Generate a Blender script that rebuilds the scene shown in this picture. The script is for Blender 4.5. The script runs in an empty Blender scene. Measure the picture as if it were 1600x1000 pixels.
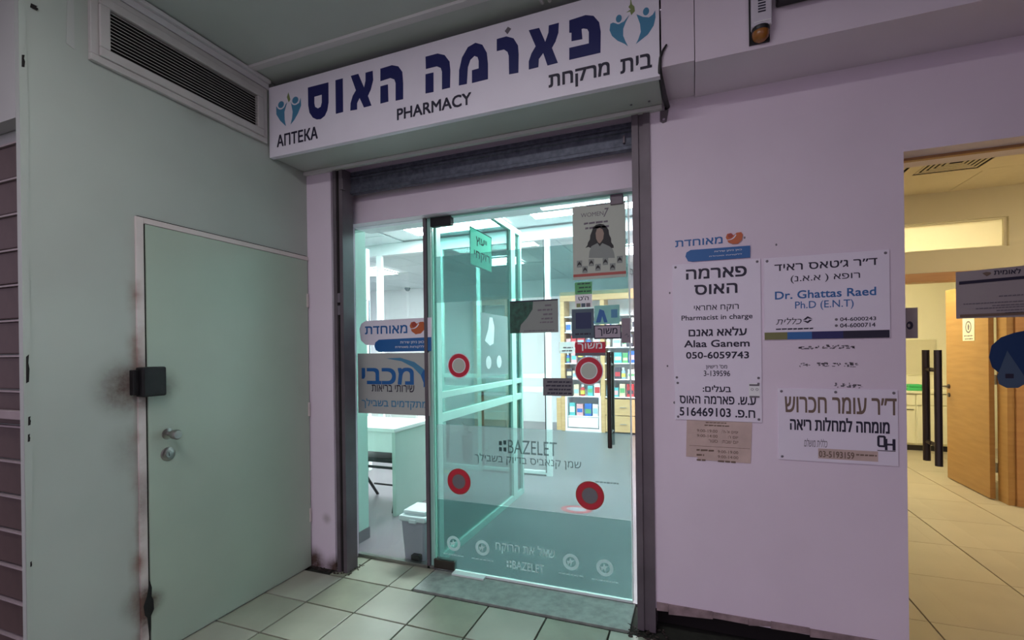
import bpy, bmesh, math, random
from mathutils import Vector, Matrix
from mathutils.geometry import delaunay_2d_cdt
random.seed(7)
SC = bpy.context.scene
COL = SC.collection

# ---------------------------------------------------------------- camera
cam_d = bpy.data.cameras.new('camera')
cam_d.sensor_fit = 'HORIZONTAL'; cam_d.sensor_width = 36.0
cam_d.lens = 737.0 / 1600.0 * 36.0
cam_d.shift_y = 49.0 / 1600.0
cam_d.clip_start = 0.05; cam_d.clip_end = 200
cam = bpy.data.objects.new('camera', cam_d); COL.objects.link(cam)
right = Vector((0.93405, 0.3569, -0.0129)); down = Vector((-0.01159, -0.00582, -0.99992)); fwd = Vector((-0.35695, 0.93412, -0.0013))
cam.matrix_world = Matrix(((right.x, -down.x, -fwd.x, 2.38523), (right.y, -down.y, -fwd.y, -2.45124), (right.z, -down.z, -fwd.z, 1.41539), (0, 0, 0, 1)))
SC.camera = cam

# ---------------------------------------------------------------- world: even lilac dusk
world = bpy.data.worlds.new('dusk'); SC.world = world; world.use_nodes = True
world.node_tree.nodes['Background'].inputs[0].default_value = (0.93, 0.76, 1.0, 1)
world.node_tree.nodes['Background'].inputs[1].default_value = 0.70
PHARMACY_LIGHT = 58.0      # ceiling panels in the shop
PORCH_FILL = 44.0         # added fill lamp under the porch ceiling, out of view
CLINIC_LIGHT = 25.0       # ceiling panels in the clinic
SC.view_settings.view_transform = 'Standard'; SC.view_settings.look = 'None'
SC.view_settings.exposure = 0.0; SC.view_settings.gamma = 1.0; SC.view_settings.use_curve_mapping = False

# ---------------------------------------------------------------- materials
def nodes(m):
    m.use_nodes = True
    return m.node_tree.nodes, m.node_tree.links
def mat(name, col, rough=0.6, metal=0.0, var=0.06, scale=6.0, bump=0.0, bscale=60.0, spec=0.5):
    m = bpy.data.materials.new(name); N, L = nodes(m); b = N['Principled BSDF']
    b.inputs['Roughness'].default_value = rough; b.inputs['Metallic'].default_value = metal
    b.inputs['Specular IOR Level'].default_value = spec
    c = tuple(col) + (1,)
    if var > 0:
        tc = N.new('ShaderNodeTexCoord'); nz = N.new('ShaderNodeTexNoise'); nz.inputs['Scale'].default_value = scale; nz.inputs['Detail'].default_value = 5
        rp = N.new('ShaderNodeValToRGB'); rp.color_ramp.elements[0].position = 0.3; rp.color_ramp.elements[1].position = 0.7
        rp.color_ramp.elements[0].color = tuple(max(0, v * (1 - var)) for v in col) + (1,); rp.color_ramp.elements[1].color = tuple(min(1, v * (1 + var * .6)) for v in col) + (1,)
        L.new(tc.outputs['Object'], nz.inputs['Vector']); L.new(nz.outputs['Fac'], rp.inputs['Fac']); L.new(rp.outputs['Color'], b.inputs['Base Color'])
    else:
        b.inputs['Base Color'].default_value = c
    if bump > 0:
        tc2 = N.new('ShaderNodeTexCoord'); n2 = N.new('ShaderNodeTexNoise'); n2.inputs['Scale'].default_value = bscale; n2.inputs['Detail'].default_value = 4
        bp = N.new('ShaderNodeBump'); bp.inputs['Strength'].default_value = bump; bp.inputs['Distance'].default_value = 0.004
        L.new(tc2.outputs['Object'], n2.inputs['Vector']); L.new(n2.outputs['Fac'], bp.inputs['Height']); L.new(bp.outputs['Normal'], b.inputs['Normal'])
    return m
def emit(name, col, s):
    m = bpy.data.materials.new(name); N, L = nodes(m); N.remove(N['Principled BSDF'])
    e = N.new('ShaderNodeEmission'); e.inputs[0].default_value = tuple(col) + (1,); e.inputs[1].default_value = s
    L.new(e.outputs[0], N['Material Output'].inputs[0]); return m
def glass(name, tint, ior=1.45):
    m = bpy.data.materials.new(name); N, L = nodes(m); N.remove(N['Principled BSDF'])
    t = N.new('ShaderNodeBsdfTransparent'); t.inputs[0].default_value = tuple(tint) + (1,)
    g = N.new('ShaderNodeBsdfGlossy'); g.inputs['Roughness'].default_value = 0.0
    f = N.new('ShaderNodeFresnel'); ge = N.new('ShaderNodeNewGeometry'); mr = N.new('ShaderNodeMapRange')   # same reflectance on both faces of the thin sheet
    mr.inputs['To Min'].default_value = ior; mr.inputs['To Max'].default_value = 1 / ior; L.new(ge.outputs['Backfacing'], mr.inputs['Value']); L.new(mr.outputs[0], f.inputs[0])
    x = N.new('ShaderNodeMixShader'); L.new(f.outputs[0], x.inputs[0]); L.new(t.outputs[0], x.inputs[1]); L.new(g.outputs[0], x.inputs[2])
    L.new(x.outputs[0], N['Material Output'].inputs[0]); return m
def film(name, col, tint, opacity):
    m = bpy.data.materials.new(name); N, L = nodes(m); N.remove(N['Principled BSDF'])
    t = N.new('ShaderNodeBsdfTransparent'); t.inputs[0].default_value = tuple(tint) + (1,)
    d = N.new('ShaderNodeBsdfDiffuse'); d.inputs[0].default_value = tuple(col) + (1,)
    tr = N.new('ShaderNodeBsdfTranslucent'); tr.inputs[0].default_value = tuple(col) + (1,); h = N.new('ShaderNodeMixShader'); h.inputs[0].default_value = .5
    L.new(d.outputs[0], h.inputs[1]); L.new(tr.outputs[0], h.inputs[2])
    x = N.new('ShaderNodeMixShader'); x.inputs[0].default_value = opacity
    L.new(t.outputs[0], x.inputs[1]); L.new(h.outputs[0], x.inputs[2]); L.new(x.outputs[0], N['Material Output'].inputs[0]); return m
def stained(name, col, spots, streak=None, rough=0.55, dark=(0.10, 0.06, 0.05)):
    """paint with grime patches: spots = [(x,y,z,radius,strength)] and an optional rust streak down a vertical edge at y"""
    m = mat(name, col, rough, var=0.05, scale=2.2, bump=0.05, bscale=25); N, L = m.node_tree.nodes, m.node_tree.links; b = N['Principled BSDF']
    cur = b.inputs['Base Color'].links[0].from_socket
    g = N.new('ShaderNodeNewGeometry'); nz = N.new('ShaderNodeTexNoise'); nz.inputs['Scale'].default_value = 16; nz.inputs['Detail'].default_value = 8; nz.inputs['Roughness'].default_value = .7
    L.new(g.outputs['Position'], nz.inputs['Vector'])
    for (x, y, z, r, s) in spots:
        d = N.new('ShaderNodeVectorMath'); d.operation = 'DISTANCE'; d.inputs[1].default_value = (x, y, z); L.new(g.outputs['Position'], d.inputs[0])
        mr = N.new('ShaderNodeMapRange'); mr.interpolation_type = 'SMOOTHSTEP'; mr.inputs['From Min'].default_value = r; mr.inputs['From Max'].default_value = r * .15; mr.inputs['To Max'].default_value = s
        L.new(d.outputs['Value'], mr.inputs['Value'])
        mu = N.new('ShaderNodeMath'); mu.operation = 'MULTIPLY'; L.new(mr.outputs[0], mu.inputs[0]); L.new(nz.outputs['Fac'], mu.inputs[1])
        mx = N.new('ShaderNodeMixRGB'); mx.inputs[2].default_value = tuple(dark) + (1,); L.new(mu.outputs[0], mx.inputs[0]); L.new(cur, mx.inputs[1]); cur = mx.outputs[0]
    if streak is not None:
        y0, w, s = streak
        sp = N.new('ShaderNodeSeparateXYZ'); L.new(g.outputs['Position'], sp.inputs[0])
        sb = N.new('ShaderNodeMath'); sb.operation = 'SUBTRACT'; sb.inputs[1].default_value = y0; L.new(sp.outputs['Y'], sb.inputs[0])
        ab = N.new('ShaderNodeMath'); ab.operation = 'ABSOLUTE'; L.new(sb.outputs[0], ab.inputs[0])
        mr = N.new('ShaderNodeMapRange'); mr.inputs['From Min'].default_value = w; mr.inputs['From Max'].default_value = 0; mr.inputs['To Max'].default_value = s; L.new(ab.outputs[0], mr.inputs['Value'])
        n2 = N.new('ShaderNodeTexNoise'); n2.inputs['Scale'].default_value = 7; n2.inputs['Detail'].default_value = 6; L.new(g.outputs['Position'], n2.inputs['Vector'])
        r2 = N.new('ShaderNodeMapRange'); r2.inputs['From Min'].default_value = .42; r2.inputs['From Max'].default_value = .7; L.new(n2.outputs['Fac'], r2.inputs['Value'])
        lz = N.new('ShaderNodeMapRange'); lz.inputs['From Min'].default_value = 2.0; lz.inputs['From Max'].default_value = 1.7; L.new(sp.outputs['Z'], lz.inputs['Value'])
        m0 = N.new('ShaderNodeMath'); m0.operation = 'MULTIPLY'; L.new(mr.outputs[0], m0.inputs[0]); L.new(lz.outputs[0], m0.inputs[1])
        mu = N.new('ShaderNodeMath'); mu.operation = 'MULTIPLY'; L.new(m0.outputs[0], mu.inputs[0]); L.new(r2.outputs[0], mu.inputs[1])
        mx = N.new('ShaderNodeMixRGB'); mx.inputs[2].default_value = (.20, .09, .06, 1); L.new(mu.outputs[0], mx.inputs[0]); L.new(cur, mx.inputs[1]); cur = mx.outputs[0]
    L.new(cur, b.inputs['Base Color']); return m
def wood(name, c1, c2, scale=3.0):
    m = bpy.data.materials.new(name); N, L = nodes(m); b = N['Principled BSDF']; b.inputs['Roughness'].default_value = .45
    tc = N.new('ShaderNodeTexCoord'); mp = N.new('ShaderNodeMapping'); mp.inputs['Scale'].default_value = (1, 1, 9)
    nz = N.new('ShaderNodeTexNoise'); nz.inputs['Scale'].default_value = scale; nz.inputs['Detail'].default_value = 6
    rp = N.new('ShaderNodeValToRGB'); rp.color_ramp.elements[0].color = tuple(c1) + (1,); rp.color_ramp.elements[1].color = tuple(c2) + (1,); rp.color_ramp.elements[0].position = .3; rp.color_ramp.elements[1].position = .7
    L.new(tc.outputs['Object'], mp.inputs[0]); L.new(mp.outputs[0], nz.inputs['Vector']); L.new(nz.outputs['Fac'], rp.inputs[0]); L.new(rp.outputs[0], b.inputs['Base Color']); return m
M = {}
M['wall'] = mat('painted_plaster', (.74, .65, .75), .7, var=.05, scale=1.6, bump=.06, bscale=30)
M['wall_left'] = stained('grimy_plaster', (.42, .465, .425), [(0, -1.085, 1.27, .17, 1.5), (0, -1.05, 1.0, .16, .5), (0, -1.03, .28, .12, 1.2), (0, 0, 0, .12, 1.6), (0, -.75, 2.70, .12, .35)], streak=(-1.045, .05, .8))  # green tint in the base colour stands in for green shop light
M['front_low'] = stained('facade_plaster', (.76, .66, .77), [(.02, 0, .03, .13, 2.0), (.2, 0, .0, .12, 2.0), (.13, 0, .33, .05, .7), (.3, .235, 2.47, .22, .35)])
M['leaf'] = stained('white_door_paint', (.40, .485, .40), [(0, -.93, 1.27, .10, .8), (0, -1.0, .26, .08, 1.6), (0, -.92, 1.0, .10, .35)], rough=.35)  # greenish base colour carries some of the shop's green light
M['frame_rust'] = stained('rusty_frame_paint', (.64, .58, .56), [(0, -1.03, 1.28, .2, 1.6), (0, -1.02, .25, .16, 2.2), (0, -1.03, .75, .16, .8)], streak=(-1.045, .04, .9), rough=.5)
M['ceil'] = mat('ceiling_metal', (.48, .53, .50), .45, var=.06, scale=1.5)
M['ceil_trim'] = mat('pale_trim', (.62, .61, .62), .5, var=.04)
M['soffit'] = mat('soffit_sheet', (.46, .48, .46), .45, var=.05, scale=2)
M['sign'] = mat('sign_acrylic', (.84, .80, .90), .35, var=.02)
M['grille'] = mat('grille_enamel', (.50, .48, .47), .5, var=.08, scale=9)
M['grille_dark'] = mat('grille_shadow', (.012, .012, .013), .9, var=0)
M['navy'] = mat('navy_vinyl', (.010, .012, .11), .4, var=0)
M['ink'] = mat('dark_ink', (.015, .012, .035), .5, var=0)
M['ink_soft'] = mat('grey_ink', (.16, .14, .17), .6, var=0)
M['blue'] = mat('mid_blue_print', (.02, .13, .38), .4, var=0)
M['teal_logo'] = mat('logo_blue', (.07, .25, .42), .4, var=0)
M['green_logo'] = mat('logo_green', (.22, .28, .10), .4, var=0)
M['orange'] = mat('orange_print', (.55, .13, .04), .4, var=0)
M['red_brown'] = mat('red_brown_print', (.38, .06, .04), .4, var=0)
M['olive'] = mat('olive_print', (.18, .18, .06), .4, var=0)
M['white'] = mat('white_print', (.82, .82, .84), .5, var=.02)
M['plaque'] = mat('plaque_white', (.80, .74, .86), .35, var=.02)
M['brown_print'] = mat('brown_print', (.17, .115, .085), .5, var=0)
M['paper'] = mat('aged_paper', (.58, .44, .40), .8, var=.12, scale=14)
M['galv'] = mat('galvanised_steel', (.105, .115, .15), .5, .55, var=.35, scale=38, bump=.1)
M['channel'] = mat('steel_guide', (.15, .125, .145), .5, .35, var=.25, scale=5)
M['black'] = mat('black_plastic', (.010, .010, .012), .45, var=0)
M['burnt'] = mat('burnt_steel', (.012, .012, .014), .5, .3, var=.4, scale=20)
M['steel'] = mat('brushed_steel', (.34, .34, .32), .3, .9, var=.1, scale=30)
M['dark_steel'] = mat('dark_handle_steel', (.085, .07, .06), .35, .8, var=.1)
M['tile'] = mat('floor_tile', (.34, .355, .275), .33, var=.13, scale=4.0, bump=.03)
M['tile2'] = mat('floor_tile_worn', (.285, .305, .225), .36, var=.16, scale=5.0, bump=.03)
M['tile3'] = mat('floor_tile_pale', (.375, .385, .31), .33, var=.11, scale=3.5, bump=.03)
M['grout'] = mat('dirty_grout', (.035, .04, .03), .9, var=.2, scale=20)
M['pavement'] = mat('pavement', (.30, .30, .28), .9, var=.15, scale=4)
M['granite'] = mat('threshold_granite', (.31, .34, .31), .42, var=.25, scale=22)
M['dirt'] = mat('dirt', (.045, .035, .03), .95, var=.5, scale=30, bump=.6)
M['void'] = mat('dark_cavity', (.012, .010, .010), .95, var=0)
M['skirt'] = mat('broken_skirting', (.30, .22, .23), .8, var=.35, scale=18, bump=.3)
M['brown_slat'] = mat('brown_shutter', (.085, .055, .05), .6, var=.25, scale=8)
M['pale_edge'] = mat('pale_slat_edge', (.34, .29, .29), .6, var=.2)
M['glass_door'] = glass('door_glass', (.86, .975, .955))
M['glass_pane'] = glass('pane_glass', (.94, .99, .98))
M['glass_green'] = glass('green_partition_glass', (.42, .60, .575))
M['glass_clear'] = glass('clear_glass', (.985, .985, .97))
M['sign_green'] = mat('booth_sign_green', (.05, .30, .21), .9, var=0, spec=.1)
M['glass_edge'] = mat('green_glass_edge', (.22, .62, .48), .2, var=0)
M['film_low'] = film('grey_frost_film', (.52, .58, .58), (.86, .92, .92), .26)
M['film_dark'] = film('dark_frost_film', (.22, .34, .33), (.68, .80, .79), .30)
M['film_up'] = film('upper_tint_film', (.28, .40, .40), (.72, .82, .81), .22)
M['film_white'] = film('white_frost_print', (.90, .97, .96), (.95, .98, .98), .60)
M['film_text'] = film('white_frost_text', (.92, .98, .97), (.95, .98, .98), .88)
M['matte_ink'] = mat('matte_dark_green', (.008, .03, .025), .95, var=0, spec=0.0)
M['film_ink'] = film('dark_frost_print', (.07, .11, .12), (.5, .55, .55), .42)
M['alu'] = mat('white_aluminium', (.80, .90, .87), .35, var=.03)
M['alu_mint'] = mat('mint_aluminium', (.33, .60, .52), .35, var=.04)
M['int_wall'] = mat('shop_wall', (.92, .92, .96), .8, var=.02)
M['green_lit_wall'] = mat('green_lit_wall', (.48, .70, .62), .7, var=.03)  # green of the light through the partition glass mixed into the colour
M['int_ceil'] = mat('mineral_tile', (.62, .70, .72), .9, var=.05, scale=30)
M['int_grid'] = mat('ceiling_grid', (.74, .80, .82), .6, var=0)
M['int_floor'] = mat('shop_floor', (.20, .175, .195), .3, var=.08, scale=3)
M['desk'] = mat('desk_laminate', (.76, .80, .78), .4, var=.03)
M['desk_side'] = mat('desk_panel_green_light', (.44, .56, .51), .45, var=.03)  # green light falling on the end panels is put into the colour
M['bin'] = mat('grey_bin_plastic', (.40, .40, .46), .5, var=.04)
M['bin_lid'] = mat('white_bin_lid', (.72, .84, .84), .4, var=.02)
M['lamp'] = emit('shop_panel_light', (.95, .97, 1.0), PHARMACY_LIGHT)
M['lamp_room'] = emit('room_panel_light', (1.0, .90, .58), CLINIC_LIGHT * 3.2)
M['lamp_fill'] = emit('porch_fill_emission', (1.0, .98, .98), PORCH_FILL)
M['lamp_warm'] = emit('clinic_panel_light', (1.0, .84, .54), CLINIC_LIGHT)
M['cream'] = mat('clinic_wall', (.64, .60, .46), .8, var=.03)
M['cream_lt'] = mat('clinic_room_wall', (.82, .78, .64), .8, var=.02)
M['clinic_ceil'] = mat('clinic_ceiling_tile', (.74, .66, .50), .9, var=.04, scale=25)
M['clinic_tile'] = mat('clinic_floor_tile', (.38, .33, .255), .4, var=.06, scale=5)
M['clinic_tile2'] = mat('clinic_floor_tile_b', (.395, .345, .265), .4, var=.06, scale=4)
M['oak'] = wood('oak_veneer', (.35, .19, .065), (.43, .245, .09))
M['oak_dark'] = wood('oak_frame', (.40, .20, .085), (.48, .26, .11))
M['pine'] = wood('pine_cabinet', (.55, .36, .17), (.66, .46, .24))
M['cab_white'] = mat('white_cabinet', (.80, .78, .62), .5, var=.02)
M['green_plastic'] = mat('green_plastic', (.05, .45, .16), .5, var=0)
M['amber'] = mat('amber_lens', (.30, .11, .02), .25, var=.1)
M['device'] = mat('device_white', (.62, .58, .66), .45, var=.03)
M['leaf_green'] = mat('plant_leaf', (.03, .07, .04), .6, var=.3)
M['ring_red'] = mat('ring_red', (.55, .015, .04), .4, var=0)
M['ring_grey'] = film('ring_grey', (.36, .36, .32), (.6, .6, .6), .82)
M['skin'] = mat('printed_skin', (.36, .27, .22), .6, var=.05)
M['poster'] = mat('poster_paper', (.50, .54, .47), .6, var=.02)
M['hair'] = mat('printed_hair', (.018, .018, .02), .6, var=0)
M['flyer_green'] = mat('flyer_dark_green', (.02, .10, .065), .5, var=.6, scale=30)
M['flyer_grey'] = mat('flyer_grey', (.26, .29, .27), .6, var=.02)
M['g_poster'] = mat('bright_green_print', (.10, .42, .15), .5, var=.1)
M['slate'] = mat('slate_card', (.07, .115, .15), .5, var=.05)
M['deep_blue'] = mat('deep_blue_card', (.006, .022, .09), .4, var=.05)
M['lilac_card'] = mat('lilac_card', (.42, .36, .42), .6, var=.04)
M['grey_card'] = mat('grey_card', (.17, .165, .18), .6, var=.04)
M['teal_card'] = mat('teal_flyer', (.25, .62, .56), .5, var=.1, scale=20)
M['frosted'] = film('frosted_transom', (.90, .86, .74), (.9, .9, .9), .85)
M['leumit'] = mat('grey_sign_board', (.34, .30, .31), .5, var=.02)
M['blue_st'] = mat('navy_sticker', (.006, .035, .12), .4, var=.05)
M['blue_st2'] = mat('slate_sticker', (.06, .10, .17), .4, var=.05)
M['rim'] = mat('sticker_rim', (.50, .46, .42), .5, var=0)
M['yellow'] = mat('yellow_paint', (.65, .60, .12), .6, var=0)
M['purple_card'] = mat('taupe_card', (.28, .22, .26), .6, var=.04)

# ---------------------------------------------------------------- helpers
WL = {}
def link(name, me, m, parent=None, origin=None):
    """link a mesh given in world coordinates; origin at the middle of its underside"""
    if len(me.vertices) and origin is None:
        xs = [v.co.x for v in me.vertices]; ys = [v.co.y for v in me.vertices]; zs = [v.co.z for v in me.vertices]
        origin = Vector(((min(xs) + max(xs)) / 2, (min(ys) + max(ys)) / 2, min(zs)))
        me.transform(Matrix.Translation(-origin))
    if m is not None: me.materials.append(m)
    return place(name, me, origin, parent)
def place(name, me, loc, parent=None):
    o = bpy.data.objects.new(name, me); COL.objects.link(o); loc = Vector(loc)
    WL[o.name] = loc.copy()
    if parent is not None:
        o.parent = parent; o.location = loc - WL[parent.name]
    else:
        o.location = loc
    return o
def tag(o, label, cat, group=None, kind=None):
    o['label'] = label; o['category'] = cat
    if group: o['group'] = group
    if kind: o['kind'] = kind
    return o
def st(o, label, cat): return tag(o, label, cat, None, 'structure')
def root(name, loc, label, cat, group=None, kind=None):
    o = place(name, None, loc); o.empty_display_size = .05
    return tag(o, label, cat, group, kind)
def bm_boxes(boxes, bevel=0.0):
    bm = bmesh.new()
    for (x0, x1, y0, y1, z0, z1) in boxes:
        g = bmesh.ops.create_cube(bm, size=1.0)
        for v in g['verts']:
            v.co = Vector(((x0 + x1) / 2 + v.co.x * (x1 - x0), (y0 + y1) / 2 + v.co.y * (y1 - y0), (z0 + z1) / 2 + v.co.z * (z1 - z0)))
        if bevel > 0:
            es = list({e for v in g['verts'] for e in v.link_edges})
            bmesh.ops.bevel(bm, geom=es, offset=bevel, segments=2, profile=.5, affect='EDGES')
    return bm
def fin(bm, name='m'):
    me = bpy.data.meshes.new(name); bm.to_mesh(me); bm.free(); return me
def box(name, x0, x1, y0, y1, z0, z1, m, parent=None, bevel=0.0):
    return link(name, fin(bm_boxes([(x0, x1, y0, y1, z0, z1)], bevel), name), m, parent)
def boxes(name, bl, m, parent=None, bevel=0.0):
    return link(name, fin(bm_boxes(bl, bevel), name), m, parent)
def smooth(me, ang=40):
    for p in me.polygons: p.use_smooth = True
    try: me.set_sharp_from_angle(angle=math.radians(ang))
    except Exception: pass
def lathe(name, c, axis, prof, m, parent=None, seg=24):
    """prof: (radius, distance along axis) from the base point c"""
    ax = Vector(axis).normalized(); a = ax.orthogonal().normalized(); b = ax.cross(a); c = Vector(c)
    bm = bmesh.new(); rings = []
    for r, h in prof:
        rings.append([bm.verts.new(c + ax * h + (a * math.cos(2 * math.pi * k / seg) + b * math.sin(2 * math.pi * k / seg)) * max(r, 1e-5)) for k in range(seg)])
    for r0, r1 in zip(rings, rings[1:]):
        for k in range(seg): bm.faces.new((r0[k], r0[(k + 1) % seg], r1[(k + 1) % seg], r1[k]))
    bm.faces.new(list(reversed(rings[0]))); bm.faces.new(rings[-1])
    bmesh.ops.recalc_face_normals(bm, faces=bm.faces[:])
    me = fin(bm, name); smooth(me); return link(name, me, m, parent)
def tube(name, pts, r, m, parent=None, seg=10):
    pts = [Vector(p) for p in pts]; bm = bmesh.new(); rings = []; prev = None
    for i, p in enumerate(pts):
        d = (pts[min(i + 1, len(pts) - 1)] - pts[max(i - 1, 0)]).normalized()
        a = d.orthogonal().normalized() if prev is None else (prev - d * prev.dot(d)).normalized(); prev = a; b = d.cross(a)
        rr = r[i] if isinstance(r, (list, tuple)) else r
        rings.append([bm.verts.new(p + (a * math.cos(2 * math.pi * k / seg) + b * math.sin(2 * math.pi * k / seg)) * rr) for k in range(seg)])
    for r0, r1 in zip(rings, rings[1:]):
        for k in range(seg): bm.faces.new((r0[k], r0[(k + 1) % seg], r1[(k + 1) % seg], r1[k]))
    bm.faces.new(list(reversed(rings[0]))); bm.faces.new(rings[-1]); bmesh.ops.recalc_face_normals(bm, faces=bm.faces[:])
    me = fin(bm, name); smooth(me); return link(name, me, m, parent)
def front(y): return Matrix(((1, 0, 0, 0), (0, 0, -1, y), (0, 1, 0, 0), (0, 0, 0, 1)))   # drawing plane that faces the street
def sidep(x): return Matrix(((0, 0, 1, x), (1, 0, 0, 0), (0, 1, 0, 0), (0, 0, 0, 1)))    # drawing plane that faces +x
def dgmesh(o):
    bpy.context.view_layer.update()
    me = bpy.data.meshes.new_from_object(o.evaluated_get(bpy.context.evaluated_depsgraph_get()))
    c = o.data; bpy.data.objects.remove(o); bpy.data.curves.remove(c)
    return me
def shape(name, loops, plane, thick, m, parent=None):
    """filled outline (first loop) with holes, extruded by thick behind the drawing plane"""
    c = bpy.data.curves.new(name, 'CURVE'); c.dimensions = '2D'; c.fill_mode = 'BOTH'; c.extrude = thick / 2
    for lp in loops:
        s = c.splines.new('POLY'); s.points.add(len(lp) - 1); s.use_cyclic_u = True
        for p, q in zip(s.points, lp): p.co = (q[0], q[1], 0, 1)
    o = bpy.data.objects.new(name, c); COL.objects.link(o); me = dgmesh(o)
    me.transform(plane @ Matrix.Translation((0, 0, -thick / 2))); me.materials.clear()
    return link(name, me, m, parent)
def circ(cx, cz, rx, rz=None, n=28): rz = rz or rx; return [(cx + rx * math.cos(2 * math.pi * k / n), cz + rz * math.sin(2 * math.pi * k / n)) for k in range(n)]
def rect(x0, z0, x1, z1): return [(x0, z0), (x1, z0), (x1, z1), (x0, z1)]
def heb(s):
    """logical order to left-to-right drawing order"""
    r = s[::-1]; out = ''; run = ''
    for ch in r:
        if ch.isascii() and (ch.isalnum() or ch in '-:'): run += ch
        else: out += run[::-1] + ch; run = ''
    out += run[::-1]
    return out.translate({ord('('): ')', ord(')'): '('})
def winding(p, loops):
    w = 0
    for lp in loops:
        for a, b in zip(lp, lp[1:] + lp[:1]):
            if (a[1] <= p[1]) != (b[1] <= p[1]):
                t = (p[1] - a[1]) / (b[1] - a[1])
                if p[0] < a[0] + t * (b[0] - a[0]): w += 1 if b[1] > a[1] else -1
    return w
def glyph_fill(s, res, slant):
    """outline of a line of type, filled by non-zero winding so that overlapping strokes stay whole"""
    c = bpy.data.curves.new('type', 'FONT'); c.body = s; c.size = 1; c.resolution_u = res; c.shear = slant; c.fill_mode = 'NONE'
    o = bpy.data.objects.new('type', c); COL.objects.link(o); me = dgmesh(o)
    nb = {}
    for e in me.edges: nb.setdefault(e.vertices[0], []).append(e.vertices[1]); nb.setdefault(e.vertices[1], []).append(e.vertices[0])
    co = [(v.co.x, v.co.y) for v in me.vertices]; seen = set(); loops = []
    for v0 in range(len(co)):
        if v0 in seen or v0 not in nb: continue
        lp = [v0]; seen.add(v0); cur = v0
        while True:
            nx = [q for q in sorted(nb[cur], key=lambda q: (q != cur + 1, q)) if q not in seen]
            if not nx: break
            cur = nx[0]; seen.add(cur); lp.append(cur)
        loops.append([co[q] for q in lp])
    bpy.data.meshes.remove(me)
    # glyph by glyph: loops whose boxes overlap belong together
    V = []; F = []; todo = list(loops)
    while todo:
        grp = [todo.pop()]; grew = True
        def bb(g): xs = [p[0] for l in g for p in l]; return min(xs), max(xs)
        while grew:
            grew = False; a0, a1 = bb(grp)
            for l in list(todo):
                b0, b1 = bb([l])
                if b0 <= a1 and b1 >= a0: grp.append(l); todo.remove(l); grew = True
        pts = []; ed = []
        for l in grp:
            n = len(pts); pts += [Vector(p) for p in l]; ed += [(n + k, n + (k + 1) % len(l)) for k in range(len(l))]
        ov, oe, of, *_ = delaunay_2d_cdt(pts, ed, [], 0, 1e-6)
        n = len(V); V += [(v.x, v.y) for v in ov]
        for f in of:
            cx = sum(ov[q].x for q in f) / len(f); cy = sum(ov[q].y for q in f) / len(f)
            if winding((cx, cy), grp): F.append(tuple(q + n for q in f))
    used = sorted({q for f in F for q in f}); m = {q: k for k, q in enumerate(used)}
    return [V[q] for q in used], [tuple(m[q] for q in f) for f in F]
def text(s, bb, plane, m, parent, bold=0.0, name='lettering', slant=0.0, res=3):
    vs, fs = glyph_fill(s, res, slant)
    xs = [v[0] for v in vs]; ys = [v[1] for v in vs]
    x0, z0, x1, z1 = bb; e = bold * (z1 - z0) * .9      # heavier strokes: the outline laid down again a little to each side
    sx = (x1 - x0 - 2 * e) / (max(xs) - min(xs)); sz = (z1 - z0 - 2 * e) / (max(ys) - min(ys)); V = []; Fc = []
    for k, (dx, dz) in enumerate(((-1, -1), (1, -1), (1, 1), (-1, 1), (0, 0)) if bold else ((0, 0),)):
        n = len(V); V += [(x0 + e + (v[0] - min(xs)) * sx + dx * e, z0 + e + (v[1] - min(ys)) * sz + dz * e, k * 2e-5) for v in vs]; Fc += [tuple(q + n for q in f) for f in fs]
    me = bpy.data.meshes.new(name); me.from_pydata(V, [], Fc); me.transform(plane)
    return link(name, me, m, parent)
def text_rows(rows, x0, x1, z1, dz, plane, m, parent, fill=.42, right=True, slope=0.0):
    """rows of print too small to read, as word-long dashes; rows = relative lengths"""
    bm = bmesh.new()
    for i, r in enumerate(rows):
        a, b = (x1 - (x1 - x0) * r, x1) if right else (x0, x0 + (x1 - x0) * r)
        z = z1 - i * dz; h = dz * fill; x = a
        while x < b - h * .5:
            w = min(random.uniform(1.2, 3.6) * h, b - x)
            vs = [bm.verts.new((px, z - q * h + (px - a) * slope, 0)) for px, q in ((x, random.uniform(.9, 1.1)), (x + w, random.uniform(.8, 1.0)), (x + w, 0), (x, random.uniform(0, .15)))]
            bm.faces.new(vs); x += w + h * .45
    me = fin(bm, 'small_print'); me.transform(plane)
    return link('small_print', me, m, parent)

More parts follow.
